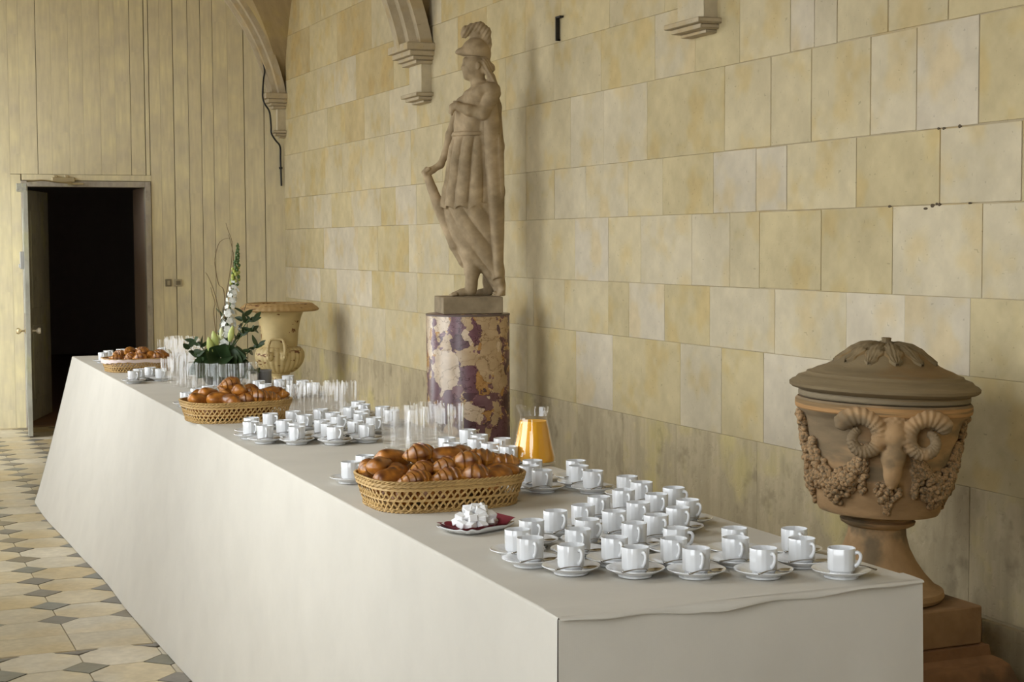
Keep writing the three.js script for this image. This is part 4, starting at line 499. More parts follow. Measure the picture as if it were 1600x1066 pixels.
{
  // modelled in units of 1/273 m: x to the figure's back, y up from the column top, z towards the gallery
  const X = (px) => px - 731, Y = (py) => 489 - py;
  const bone = (...pts) => pts.map(([px, py, b, r]) => [X(px), Y(py), b, r]);
  const chain = (x, y, z, c, k) => { let d = 1e9; for (let i = 0; i < c.length - 1; i++) { const e = capsule(x, y, z, c[i], c[i + 1]); d = i ? smin(d, e, k) : e; } return d; };
  const torsoT = [[X(0), 0, 0, 0]].length && [[Y(325), 733, 41, 35], [Y(300), 735, 41, 34], [Y(280), 737, 38, 33], [Y(255), 738, 36, 31], [Y(235), 739, 34, 29], [Y(214), 741, 31, 27], [Y(208), 742, 30, 26], [Y(195), 741, 30, 28], [Y(175), 742, 29, 31], [Y(160), 746, 26, 33], [Y(148), 751, 24, 32], [Y(138), 756, 17, 22], [Y(132), 757, 10, 12]];
  const lowT = [[Y(462), 783, 7, 10], [Y(450), 780, 10, 14], [Y(440), 776, 12, 18], [Y(425), 770, 17, 22], [Y(410), 758, 27, 25], [Y(395), 751, 34, 27], [Y(370), 745, 40, 30], [Y(345), 741, 42, 32], [Y(318), 739, 42, 33]];
  const capeT = [[Y(440), 778, 7, 7], [Y(400), 777, 9, 10], [Y(360), 776, 12, 13], [Y(330), 775, 14, 14], [Y(300), 774, 16, 15], [Y(280), 772, 17, 15], [Y(240), 770, 18, 15], [Y(200), 768, 15, 14], [Y(165), 766, 12, 12], [Y(150), 766, 9, 9]];
  const ell2 = (x, z, cx, cz, ra, rb) => { const a = (x - cx) / ra, b = (z - cz) / rb, k = Math.sqrt(a * a + b * b), kk = Math.hypot(a / ra, b / rb); return kk > 1e-6 ? k * (k - 1) / kk : -Math.min(ra, rb); };
  const ridge = (t, sharp) => { const s = Math.abs(Math.sin(t)); return Math.pow(s, sharp); };
  const armL = bone([772, 146, 20, 12.5], [768, 160, 26, 11], [757, 182, 31, 9.5], [735, 177, 31, 8], [718, 171, 27, 6.5]);
  const handL = [bone([718, 170, 27, 6.5], [711, 172, 25, 6], [708, 179, 23, 3.4]), bone([716, 172, 29, 4], [710, 176, 28, 3.2], [709, 183, 27, 2.4]), bone([714, 168, 24, 4], [708, 173, 21, 3], [706, 180, 20, 2.4]), bone([718, 166, 24, 3.6], [713, 164, 20, 2.8])];
  const armR = bone([736, 152, -24, 12], [718, 178, -26, 10], [705, 212, -22, 7.5], [698, 240, -14, 6], [690, 258, -8, 5.5], [676, 267, -4, 5.5]);
  const fistR = [bone([678, 266, -4, 6], [669, 270, -2, 6.5]), bone([672, 265, 3, 3.2], [666, 270, 4, 3], [668, 276, 2, 2.6]), bone([668, 264, -6, 3.2], [663, 270, -6, 3], [666, 276, -5, 2.6])];
  const shield = bone([669, 274, -2, 6.5], [677, 296, -2, 7.5], [688, 325, -2, 9.5], [698, 350, -1, 9], [711, 385, 0, 8], [722, 410, 0, 5], [724, 416, 0, 3]);
  const legF = bone([728, 350, 10, 19], [737, 395, 10, 16], [739, 420, 9, 12.5], [737, 446, 8, 8.5], [736, 454, 8, 8]);
  const footF = bone([738, 454, 8, 7.5], [722, 457, 9, 5.5], [708, 460, 10, 3.6]);
  const toes = [0, 1, 2, 3].map((i) => bone([714, 459, 4 + i * 3.6, 2.8], [703 + i * 1.6, 461, 3 + i * 4, 2.1]));
  const legB = bone([762, 370, -12, 17], [766, 410, -12, 13], [764, 440, -12, 9], [764, 454, -12, 8]);
  const footB = bone([764, 455, -12, 7.5], [750, 458, -14, 5], [740, 460, -15, 3.6]);
  const fig = (x, y, z) => {
    let d;
    const th = Math.atan2(z, x - 8);
    // head
    let head = ellip(x, y, z, X(744), Y(107), 0, 17.5, 22, 15);
    head = smin(head, ellip(x, y, z, X(737), Y(115), 0, 11, 12, 10.5), 6);
    head = smin(head, capsule(x, y, z, [X(729), Y(101), 0, 2.2], [X(725.5), Y(109.5), 0, 2.9]), 3); // nose
    head = smin(head, capsule(x, y, z, [X(730), Y(97.5), 7, 3], [X(729), Y(97.5), -7, 3]), 5); // brow
    head = smax(head, -ellip(x, y, z, X(727), Y(103.5), 6.5, 4, 3, 3.8), 2); head = smax(head, -ellip(x, y, z, X(727), Y(103.5), -6.5, 4, 3, 3.8), 2);
    head = smin(head, ellip(x, y, z, X(731), Y(103.6), 6.2, 2.6, 2, 3), 1.5); head = smin(head, ellip(x, y, z, X(731), Y(103.6), -6.2, 2.6, 2, 3), 1.5);
    head = smin(head, ellip(x, y, z, X(728.5), Y(116), 0, 2.8, 1.5, 4.6), 1.4); head = smin(head, ellip(x, y, z, X(729), Y(119), 0, 2.8, 1.6, 4.2), 1.4); // lips
    head = smin(head, ellip(x, y, z, X(732), Y(124), 0, 5, 4.4, 5), 4); // chin
    head = smin(head, ellip(x, y, z, X(750), Y(108), 14.5, 3.6, 5.6, 2.2), 1.6); // ear
    const hw = 1.1 * Math.sin(x * 0.9 + y * 0.5) * Math.sin(z * 0.7 + 1);
    head = smin(head, ellip(x, y, z, X(758), Y(107), 0, 12, 13, 14) - hw * 0.7, 3);
    head = smin(head, ellip(x, y, z, X(769), Y(110), 0, 7, 8, 8) - hw * 0.7, 3);
    head = smin(head, chain(x, y, z, bone([762, 112, 8, 6], [770, 125, 9, 5.5], [776, 138, 10, 4.5]), 4) - hw * 0.6, 3);
    // helmet with a peak and a crest
    let hel = smax(ellip(x, y, z, X(746), Y(88), 0, 23, 25, 19), Y(93) - y - (x - X(746)) * 0.12 - 0, 2.5);
    hel = smin(hel, smax(ellip(x, y, z, X(735), Y(86), 0, 21, 9, 15) , Y(91) - y - (x - X(735)) * 0.12 , 2), 3);
    let crest = chain(x, y, z * 1.15, bone([728, 59, 0, 5.5], [731, 52, 0, 6.5], [741, 48, 0, 6.5], [753, 47, 0, 8], [762, 54, 0, 7.5], [764, 72, 0, 6.5], [764, 92, 0, 5], [764, 104, 0, 3.5]), 3) + 0.9 * Math.sin((x * 0.55 - y * 0.35) * 1.7) * 0.6;
    crest = smin(crest, chain(x, y, z, bone([740, 62, 0, 4], [748, 60, 0, 5.5], [757, 66, 0, 5]), 4), 5);
    d = smin(head, smin(hel, crest, 2), 1.6);
    d = smin(d, chain(x, y, z, bone([747, 122, 0, 11], [751, 136, 0, 12], [755, 146, 0, 15]), 4), 5);
    // trunk and overfold
    if (y > Y(329) - 8 && y < Y(126)) {
      const [c, ra, rb] = table(torsoT, y), sk = sstep(Y(205), Y(235), y), t2 = Math.atan2(z / rb, (x - X(c)) / ra);
      const fold = sk * (5.2 * (ridge(t2 * 5.5 + 0.006 * y + 0.5 * Math.sin(y * 0.02), 0.6) - 0.5)) + (1 - sk) * 0.9 * Math.sin(t2 * 6 + y * 0.12) * sstep(Y(150), Y(175), y);
      let tr = ell2(x, z, X(c), 0, ra, rb) - fold; const hemY = Y(325) + 1.8 * Math.sin(t2 * 11);
      tr = smax(tr, hemY - y, 1.5); tr = smax(tr, y - Y(130), 4);
      tr = smin(tr, ellip(x, y, z, X(725), Y(166), 12, 11, 11, 10), 6); tr = smin(tr, ellip(x, y, z, X(725), Y(166), -12, 11, 11, 10), 6); // breasts
      tr = smin(tr, smax(Math.abs(ell2(x, z, X(c), 0, ra + 1.4, rb + 1.4)) - 1.5, Math.abs(y - Y(212)) - 3, 1), 1.5); // girdle
      d = smin(d, tr, 4);
    }
    if (y < Y(312)) {
      const [c, ra, rb] = table(lowT, y), t2 = Math.atan2(z / rb, (x - X(c)) / ra), diag = x * 0.62 + y * 0.42; // folds sweep down towards the back
      const fold = 4.6 * (ridge(diag * 0.17 + z * 0.05, 0.6) - 0.5) * sstep(Y(455), Y(430), y);
      d = smin(d, smax(ell2(x, z, X(c), 0, ra, rb) - fold, y - Y(318), 3), 3);
    }
    // mantle hanging down the back and the near side
    if (y > Y(450) && y < Y(140)) { const [c, ra, rb] = table(capeT, y); const f = 3.4 * (ridge((x * 0.8 + z * 0.5) * 0.20 + 0.008 * y, 0.6) - 0.5); d = smin(d, smax(smax(ell2(x, z, X(c), 17, ra, rb) - f, y - Y(148), 4), Y(438) + 4 * Math.sin(x * 0.16) - y, 3), 2.2); }
    d = smin(d, chain(x, y, z, bone([768, 140, -8, 12], [774, 170, -6, 10], [778, 230, -4, 10], [780, 300, -2, 9], [779, 360, 0, 8], [778, 420, 2, 8], [780, 445, 4, 8], [782, 462, 4, 6]), 6) - 1.1 * Math.sin(z * 0.6 + x * 0.3), 3);
    d = smin(d, chain(x, y, z, bone([771, 428, 12, 4.5], [780, 440, 14, 5], [785, 452, 13, 4.5], [780, 462, 12, 4], [773, 458, 12, 3.5]), 2.5), 2);
    d = smin(d, chain(x, y, z, bone([752, 150, 26, 9], [767, 145, 24, 10], [775, 150, 8, 10]), 6), 5);
    d = smin(d, chain(x, y, z, armL, 5), 2.5); for (const h of handL) d = smin(d, chain(x, y, z, h, 1.5), 1.3);
    d = smin(d, chain(x, y, z, armR, 4), 3); for (const h of fistR) d = smin(d, chain(x, y, z, h, 1.5), 1.2);
    d = smin(d, chain(x, y, z, shield, 2), 1.2);
    d = smin(d, chain(x, y, z, legF, 6), 3); d = smin(d, chain(x, y, z, footF, 4), 2); for (const t of toes) d = smin(d, chain(x, y, z, t, 1), 1);
    d = smin(d, chain(x, y, z, legB, 6), 3); d = smin(d, chain(x, y, z, footB, 4), 2);
    return smax(d, Y(463) - y, 0.6);
  };
  const map = tex(512, 512, (u, v, o) => { const a = N1.fbm(u, v, 6, 6), b = N2.fbm(u, v, 20, 4), k = 205 + (a - 0.5) * 110 + (b - 0.5) * 50; o[0] = k; o[1] = k - 6; o[2] = k - 16 + (a - 0.5) * 10; });
  const mat = std(C(0.60, 0.485, 0.325), 0.82, { map, bumpMap: stoneBump, bumpScale: 0.002 });
  const s = 1 / 273, turn = -22.73 * Math.PI / 180;
  const t = thing('stone_statue', 'weathered stone statue of a helmeted draped woman holding a shield', 'statue', [COLX, COLH, COLZ], turn);
  const g = nets(fig, [-74, 24, -44], [66, 455, 54], 1.75); g.scale(s, s, s);
  { const p = g.attributes.position, uv = new Float32Array(p.count * 2); for (let i = 0; i < p.count; i++) { uv[2 * i] = p.getX(i) * 1.3 + p.getZ(i) * 0.8; uv[2 * i + 1] = p.getY(i) * 1.3 + p.getZ(i) * 0.5; } g.setAttribute('uv', new THREE.BufferAttribute(uv, 2)); }
  part(t, 'figure', g, mat);
  const pl = boxUV(rbox(-0.170, 0.172, 0.001, 0.096, -0.155, 0.175, 0.006, 2)); const pm = part(t, 'plinth', pl, std(C(0.50, 0.42, 0.30), 0.85, { map, bumpMap: stoneBump, bumpScale: 0.003 })); pm.rotation.y = 0.2; 
}

// ---------------------------------------------------------------- terracotta urn with a lid
{
  const clayMap = tex(1024, 512, (u, v, o) => { const a = N1.fbm(u, v, 5, 6), b = N2.fbm(u, v, 24, 4), c = sstep(0.46, 0.62, N3.fbm(u, v, 4, 6)), k = 210 + (a - 0.5) * 60 + (b - 0.5) * 34; o[0] = lerp(k + 10, k * 0.78, c); o[1] = lerp(k - 10, k * 0.75, c); o[2] = lerp(k - 36, k * 0.69, c); });
  const lidMap = tex(512, 512, (u, v, o) => { const a = N2.fbm(u, v, 6, 6), c = sstep(0.55, 0.7, N1.fbm(u, v, 3, 5)), k = 200 + (a - 0.5) * 80; o[0] = k + c * 10; o[1] = k - 8 - c * 4; o[2] = k - 26 - c * 22; });
  const clay = std(C(0.59, 0.46, 0.305), 0.85, { map: clayMap, bumpMap: stoneBump, bumpScale: 0.003 }), lidM = std(C(0.37, 0.30, 0.195), 0.9, { map: lidMap, bumpMap: stoneBump, bumpScale: 0.003 }), lidPale = std(C(0.46, 0.40, 0.31), 0.9, { map: lidMap, bumpMap: stoneBump, bumpScale: 0.003 }), orange = std(C(0.60, 0.41, 0.215), 0.85, { map: clayMap });
  const ux = 3.2, uz = -4.475, face = Math.atan2(-(0 - uz), 0 - ux); // direction of the viewer's side in local angle
  const U = thing('terracotta_urn', 'large lidded terracotta urn with ram head and fruit garlands', 'urn', [ux, 0.356, uz], 0);
  const g0 = 0.345; U.rotation.order = 'YXZ'; U.rotation.set(0.012, 0, -0.040);
  const L = (pts, seg = 72) => lathe(pts.map(([r, y]) => [r, y - g0]), seg);
  part(U, 'foot', L([[0.0001, 0.345], [0.225, 0.345], [0.232, 0.358], [0.228, 0.375], [0.205, 0.385], [0.19, 0.40], [0.165, 0.425], [0.135, 0.465], [0.110, 0.51], [0.098, 0.55], [0.095, 0.578], [0.108, 0.582], [0.122, 0.59], [0.126, 0.60], [0.115, 0.607], [0.118, 0.614], [0.134, 0.62], [0.138, 0.63], [0.0001, 0.631]]), clay);
  const bowlR = (y) => table([[0.628, 0.196], [0.64, 0.204], [0.70, 0.214], [0.77, 0.224], [0.84, 0.237], [0.90, 0.249], [0.945, 0.260], [0.962, 0.272], [0.966, 0.283]], y)[0];
  const bp = [[0.0001, 0.626], [0.15, 0.626], [0.19, 0.628]]; for (let y = 0.63; y <= 0.966; y += 0.012) bp.push([bowlR(y), y]); bp.push([0.286, 0.968], [0.290, 0.975], [0.291, 1.002], [0.285, 1.008], [0.0001, 1.009]);
  part(U, 'bowl', L(bp), clay);
  part(U, 'rim_band', L([[0.284, 0.968], [0.2915, 0.974], [0.2935, 0.985], [0.2925, 1.0], [0.284, 1.006]]), orange, 'orange clay band');
  const lid = part(U, 'lid', L([[0.0001, 1.009], [0.272, 1.01], [0.280, 1.014], [0.281, 1.032], [0.292, 1.037], [0.306, 1.04], [0.3145, 1.047], [0.3155, 1.056], [0.308, 1.063], [0.296, 1.068], [0.288, 1.078], [0.275, 1.082], [0.262, 1.087], [0.258, 1.094], [0.244, 1.097], [0.236, 1.102], [0.224, 1.108], [0.198, 1.117], [0.178, 1.127], [0.150, 1.149], [0.118, 1.170], [0.085, 1.185], [0.05, 1.193], [0.0001, 1.195]]), lidM);
  part(lid, 'lid_band', L([[0.279, 1.011], [0.284, 1.016], [0.284, 1.029], [0.279, 1.034]]), lidPale, 'paler clay band under the lid');
  part(lid, 'knob', L([[0.0001, 1.190], [0.024, 1.192], [0.0165, 1.197], [0.0155, 1.208], [0.017, 1.214], [0.012, 1.216], [0.0001, 1.216]], 20), lidM);
  // acanthus leaves lying on the dome
  const domeY = (r) => table([[0.0, 1.195], [0.05, 1.193], [0.085, 1.185], [0.118, 1.170], [0.150, 1.149], [0.178, 1.127], [0.198, 1.117], [0.224, 1.108]].map(([a, b]) => [a, b]), r)[0];
  const leaf = sheet(14, 18, (u, v) => { const s = u * 2 - 1, rr = lerp(0.035, 0.175, v), w = (0.6 + 0.4 * Math.sin(v * Math.PI)) * (1 - 0.75 * Math.pow(Math.max(0, v - 0.75) / 0.25, 2)) * lerp(0.018, 0.04, v) * (1 + 0.22 * Math.sin(v * 22) * Math.abs(s)), lift = 0.006 + 0.009 * Math.cos(s * 1.5) * Math.sin(v * Math.PI * 0.9 + 0.2) - 0.004 * Math.abs(Math.sin(s * 7)) + (v > 0.85 ? 0.006 * (v - 0.85) / 0.15 : 0); const a = s * w / rr; return [Math.cos(a) * rr, domeY(rr) - g0 + (Math.abs(s) > 0.92 ? -0.002 : lift), Math.sin(a) * rr]; });
  for (let i = 0; i < 12; i++) { const m = part(lid, 'acanthus_leaf', leaf, lidM); m.rotation.y = i / 12 * Math.PI * 2 + 0.12; m.scale.setScalar(1); if (i % 2) m.position.y = -0.0015; }
  // ram's head: built pointing out along +x, origin on the bowl surface
  const c = (x, y, z, pts, k) => { let d = 1e9; for (let i = 0; i < pts.length - 1; i++) { const e = capsule(x, y, z, pts[i], pts[i + 1]); d = i ? smin(d, e, k) : e; } return d; };
  const horn = (s) => { const pts = []; for (let i = 0; i <= 26; i++) { const t = i / 26, a = 2.45 - t * 6.4, R = lerp(0.056, 0.018, t); pts.push([0.012 + 0.028 * Math.sin(t * 3.0) + 0.012 * t, 0.015 + Math.sin(a) * R * 1.05, s * (0.076 - Math.cos(a) * R * 1.0), lerp(0.024, 0.011, t)]); } return pts; };
  const hl = horn(1), hr = horn(-1);
  const ram = (x, y, z) => {
    let d = c(x, y, z, [[0.0, 0.035, 0, 0.034], [0.028, 0.02, 0, 0.034], [0.04, -0.03, 0, 0.026], [0.042, -0.075, 0, 0.017], [0.036, -0.098, 0, 0.0135]], 0.02);
    d = smin(d, ellip(x, y, z, 0.046, -0.06, 0, 0.016, 0.05, 0.015), 0.01); // bridge of the nose
    for (const s of [1, -1]) { d = smax(d, -ellip(x, y, z, 0.056, -0.005, s * 0.026, 0.011, 0.008, 0.009), 0.004); d = smin(d, ellip(x, y, z, 0.052, 0.008, s * 0.025, 0.012, 0.006, 0.013), 0.006); d = smax(d, -ellip(x, y, z, 0.05, -0.106, s * 0.011, 0.008, 0.004, 0.005), 0.003); }
    d = smax(d, -ellip(x, y, z, 0.05, -0.119, 0, 0.016, 0.0022, 0.018), 0.003);
    d = smin(d, ellip(x, y, z, 0.03, 0.062, 0, 0.02, 0.016, 0.03) + 0.002 * Math.sin(y * 400) * Math.sin(z * 350), 0.012); // fleece
    const rid = 0.0014 * Math.sin(Math.atan2(y - 0.015, Math.abs(z) - 0.076) * 24);
    d = smin(d, c(x, y, z, hl, 0.002) - rid, 0.004); d = smin(d, c(x, y, z, hr, 0.002) - rid, 0.004);
    return d;
  };
  const ramG = nets(ram, [-0.03, -0.145, -0.16], [0.085, 0.115, 0.16], 0.0042);
  { const p = ramG.attributes.position, uv = new Float32Array(p.count * 2); for (let i = 0; i < p.count; i++) { uv[2 * i] = p.getZ(i) * 1.5; uv[2 * i + 1] = p.getY(i) * 1.5; } ramG.setAttribute('uv', new THREE.BufferAttribute(uv, 2)); }
  // a garland hangs between neighbouring heads: a swag of small fruits
  const fruit = new THREE.IcosahedronGeometry(1, 1), r = rng(71);
  const blob = (list, a, y, out, s) => { const R = bowlR(y) + out, f = fruit.clone(); f.scale(s * (0.8 + r() * 0.5), s * (0.8 + r() * 0.5), s * (0.8 + r() * 0.5)); f.rotateY(r() * 6); f.rotateX(r() * 6); f.translate(Math.cos(a) * R, y - g0, -Math.sin(a) * R); list.push(f); };
  const A0 = face + 0.13; // the head in view
  for (let k = 0; k < 4; k++) {
    const a = A0 + k * Math.PI / 2, yc = 0.885, R = bowlR(yc) - 0.006; if (k % 2 === 0) { const m = part(U, 'ram_head', ramG, clay); m.position.set(Math.cos(a) * R, yc - g0, -Math.sin(a) * R); m.rotation.y = a; m.scale.set(1.1, 1.28, 1.32); } else { const kn = []; for (let i = 0; i < 130; i++) { const t = r(); blob(kn, a + (r() - 0.5) * 0.26 * (1 - t * 0.55), 0.955 - t * 0.26, 0.004 + r() * 0.018, 0.0115); } part(U, 'fruit_knot', merge(kn), clay); }
    const pend = []; for (let i = 0; i < 70; i++) { const t = r(), y = 0.755 - t * 0.105, w = 0.034 * Math.sin(clamp(t + 0.22, 0, 1) * Math.PI) + 0.006; blob(pend, a + (r() - 0.5) * 2 * w / 0.215, y, 0.004 + r() * 0.016 * Math.sin(clamp(t + 0.15, 0, 1) * Math.PI), 0.0085); }
    part(U, 'pendant', merge(pend), clay);
    const sw = []; for (let i = 0; i < 330; i++) { const t = r(), u = t * 2 - 1, yy = 0.862 - 0.135 * (1 - u * u) - 0.0, th = lerp(0.018, 0.058, Math.pow(1 - u * u, 0.8)), q = (r() - 0.5) * 2; blob(sw, a + 0.30 + t * (Math.PI / 2 - 0.60), yy + q * th, 0.004 + (1 - q * q) * (0.012 + 0.022 * (1 - u * u)) * (0.7 + r() * 0.4), 0.0098); }
    part(U, 'garland', merge(sw), clay);
    const tail = []; for (let i = 0; i < 70; i++) { const t = r(); blob(tail, a + 0.36 + (r() - 0.5) * 0.13 * (1 - t * 0.5), 0.87 - t * 0.16, 0.006 + r() * 0.012, 0.0095); } for (let i = 0; i < 70; i++) { const t = r(); blob(tail, a - 0.36 + (r() - 0.5) * 0.13 * (1 - t * 0.5), 0.87 - t * 0.16, 0.006 + r() * 0.012, 0.0095); }
    part(U, 'ribbon_tail', merge(tail), clay);
  }
  // square pedestal with an ogee base
  const P = thing('urn_pedestal', 'square reddish stone pedestal under the terracotta urn', 'pedestal', [ux, 0, uz], 0.0);
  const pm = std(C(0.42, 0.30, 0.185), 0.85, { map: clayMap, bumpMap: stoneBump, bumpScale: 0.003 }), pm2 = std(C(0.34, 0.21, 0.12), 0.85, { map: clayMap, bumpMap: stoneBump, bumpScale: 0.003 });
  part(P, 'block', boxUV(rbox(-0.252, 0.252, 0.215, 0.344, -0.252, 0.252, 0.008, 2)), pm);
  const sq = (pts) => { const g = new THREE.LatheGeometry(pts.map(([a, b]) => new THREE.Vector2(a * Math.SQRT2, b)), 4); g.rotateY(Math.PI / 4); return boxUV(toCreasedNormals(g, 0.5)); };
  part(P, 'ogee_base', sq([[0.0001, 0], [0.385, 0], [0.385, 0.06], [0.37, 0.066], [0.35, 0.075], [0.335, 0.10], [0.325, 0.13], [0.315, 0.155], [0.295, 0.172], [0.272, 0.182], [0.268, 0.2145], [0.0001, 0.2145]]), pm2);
}

// ---------------------------------------------------------------- cast iron garden vase at the far end
{
  const rust = tex(512, 512, (u, v, o) => { const a = N1.fbm(u, v, 6, 5), s = sstep(0.66, 0.72, N2.fbm(u, v, 20, 4)), k = 222 + (a - 0.5) * 50; o[0] = lerp(k, 120, s); o[1] = lerp(k - 6, 78, s); o[2] = lerp(k - 22, 40, s); });
  const paint = std(C(0.70, 0.585, 0.335), 0.55, { map: rust });
  const rustRim = std(C(0.52, 0.36, 0.17), 0.7, { map: rust });
  const vx = 3.2, vz = -12.42, g0 = 0.36, t = thing('garden_vase', 'cream painted bell shaped cast iron vase with rusty flared rim', 'vase', [vx, g0, vz]);
  const gad = (pts, seg, n, amp) => { const g = new THREE.LatheGeometry(pts.map(([a, b]) => new THREE.Vector2(a, b - g0)), seg), p = g.attributes.position; for (let i = 0; i < p.count; i++) { const x = p.getX(i), y = p.getY(i), z = p.getZ(i), a = Math.atan2(z, x), k = 1 + amp * (Math.abs(Math.cos(a * n / 2)) - 0.5); p.setXYZ(i, x * k, y, z * k); } g.computeVertexNormals(); return g; };
  const L = (pts) => lathe(pts.map(([a, b]) => [a, b - g0]), 64);
  part(t, 'bell', L([[0.135, 0.735], [0.142, 0.75], [0.145, 0.80], [0.150, 0.86], [0.160, 0.92], [0.172, 0.97], [0.186, 1.005], [0.205, 1.022], [0.235, 1.034], [0.22, 1.045], [0.19, 1.03], [0.17, 1.0], [0.155, 0.94], [0.140, 0.86], [0.132, 0.78], [0.0001, 0.76]]), paint);
  part(t, 'rim', gad([[0.20, 1.020], [0.255, 1.028], [0.29, 1.02], [0.306, 1.026], [0.312, 1.036], [0.300, 1.052], [0.278, 1.068], [0.258, 1.082], [0.246, 1.084], [0.236, 1.075], [0.22, 1.045]], 160, 40, 0.02), rustRim, 'rust spotted rim');
  part(t, 'lobed_bowl', gad([[0.05, 0.525], [0.10, 0.532], [0.132, 0.55], [0.160, 0.578], [0.182, 0.615], [0.192, 0.655], [0.190, 0.69], [0.178, 0.715], [0.158, 0.732], [0.135, 0.738]], 160, 26, 0.05), paint);
  part(t, 'foot', L([[0.0001, 0.361], [0.15, 0.361], [0.152, 0.38], [0.13, 0.392], [0.10, 0.41], [0.07, 0.44], [0.058, 0.47], [0.06, 0.50], [0.075, 0.515], [0.08, 0.528], [0.0001, 0.53]]), paint);
  const face = Math.atan2(-(0 - vz), 0 - vx);
  for (const k of [0, 1]) {
    const a0 = face + (k ? Math.PI : 0) - 0.12, P3 = (a, y, R) => [Math.cos(a) * R, y - g0, -Math.sin(a) * R];
    const h = part(t, 'handle', merge([taper([P3(a0 + 0.30, 0.665, 0.20), P3(a0 + 0.32, 0.72, 0.215), P3(a0 + 0.30, 0.775, 0.195), P3(a0 + 0.24, 0.80, 0.18), P3(a0, 0.805, 0.175), P3(a0 - 0.24, 0.80, 0.18), P3(a0 - 0.30, 0.775, 0.195), P3(a0 - 0.32, 0.72, 0.215), P3(a0 - 0.30, 0.665, 0.20)], [0.016, 0.013, 0.012, 0.011, 0.010, 0.011, 0.012, 0.013, 0.016], 40, 8)]), paint);
    for (const s of [-1, 1]) { const c = P3(a0 + s * 0.29, 0.665, 0.193), mg = nets((x, y, z) => { let d = ellip(x, y, z, 0, 0, 0, 0.026, 0.034, 0.03); d = smin(d, ellip(x, y, z, 0.025, -0.004, 0, 0.008, 0.012, 0.006), 0.004); for (const e of [-1, 1]) d = smax(d, -ellip(x, y, z, 0.025, 0.009, e * 0.011, 0.006, 0.004, 0.006), 0.003); d = smax(d, -ellip(x, y, z, 0.026, -0.02, 0, 0.006, 0.003, 0.009), 0.002); d = smin(d, ellip(x, y, z, 0.0, 0.028, 0, 0.024, 0.014, 0.032), 0.006); return d; }, [-0.04, -0.05, -0.045], [0.045, 0.055, 0.045], 0.005); const m = part(h, 'mask', mg, paint); m.position.set(...c); m.rotation.y = a0 + s * 0.29; }
  }
  const P = thing('vase_pedestal', 'square cream pedestal behind the table under the garden vase', 'pedestal', [vx, 0, vz]);
  part(P, 'block', boxUV(rbox(-0.19, 0.19, 0.06, 0.36, -0.19, 0.19, 0.006, 1)), paint); part(P, 'base', boxUV(rbox(-0.22, 0.22, 0.0, 0.06, -0.22, 0.22, 0.006, 1)), paint);
}

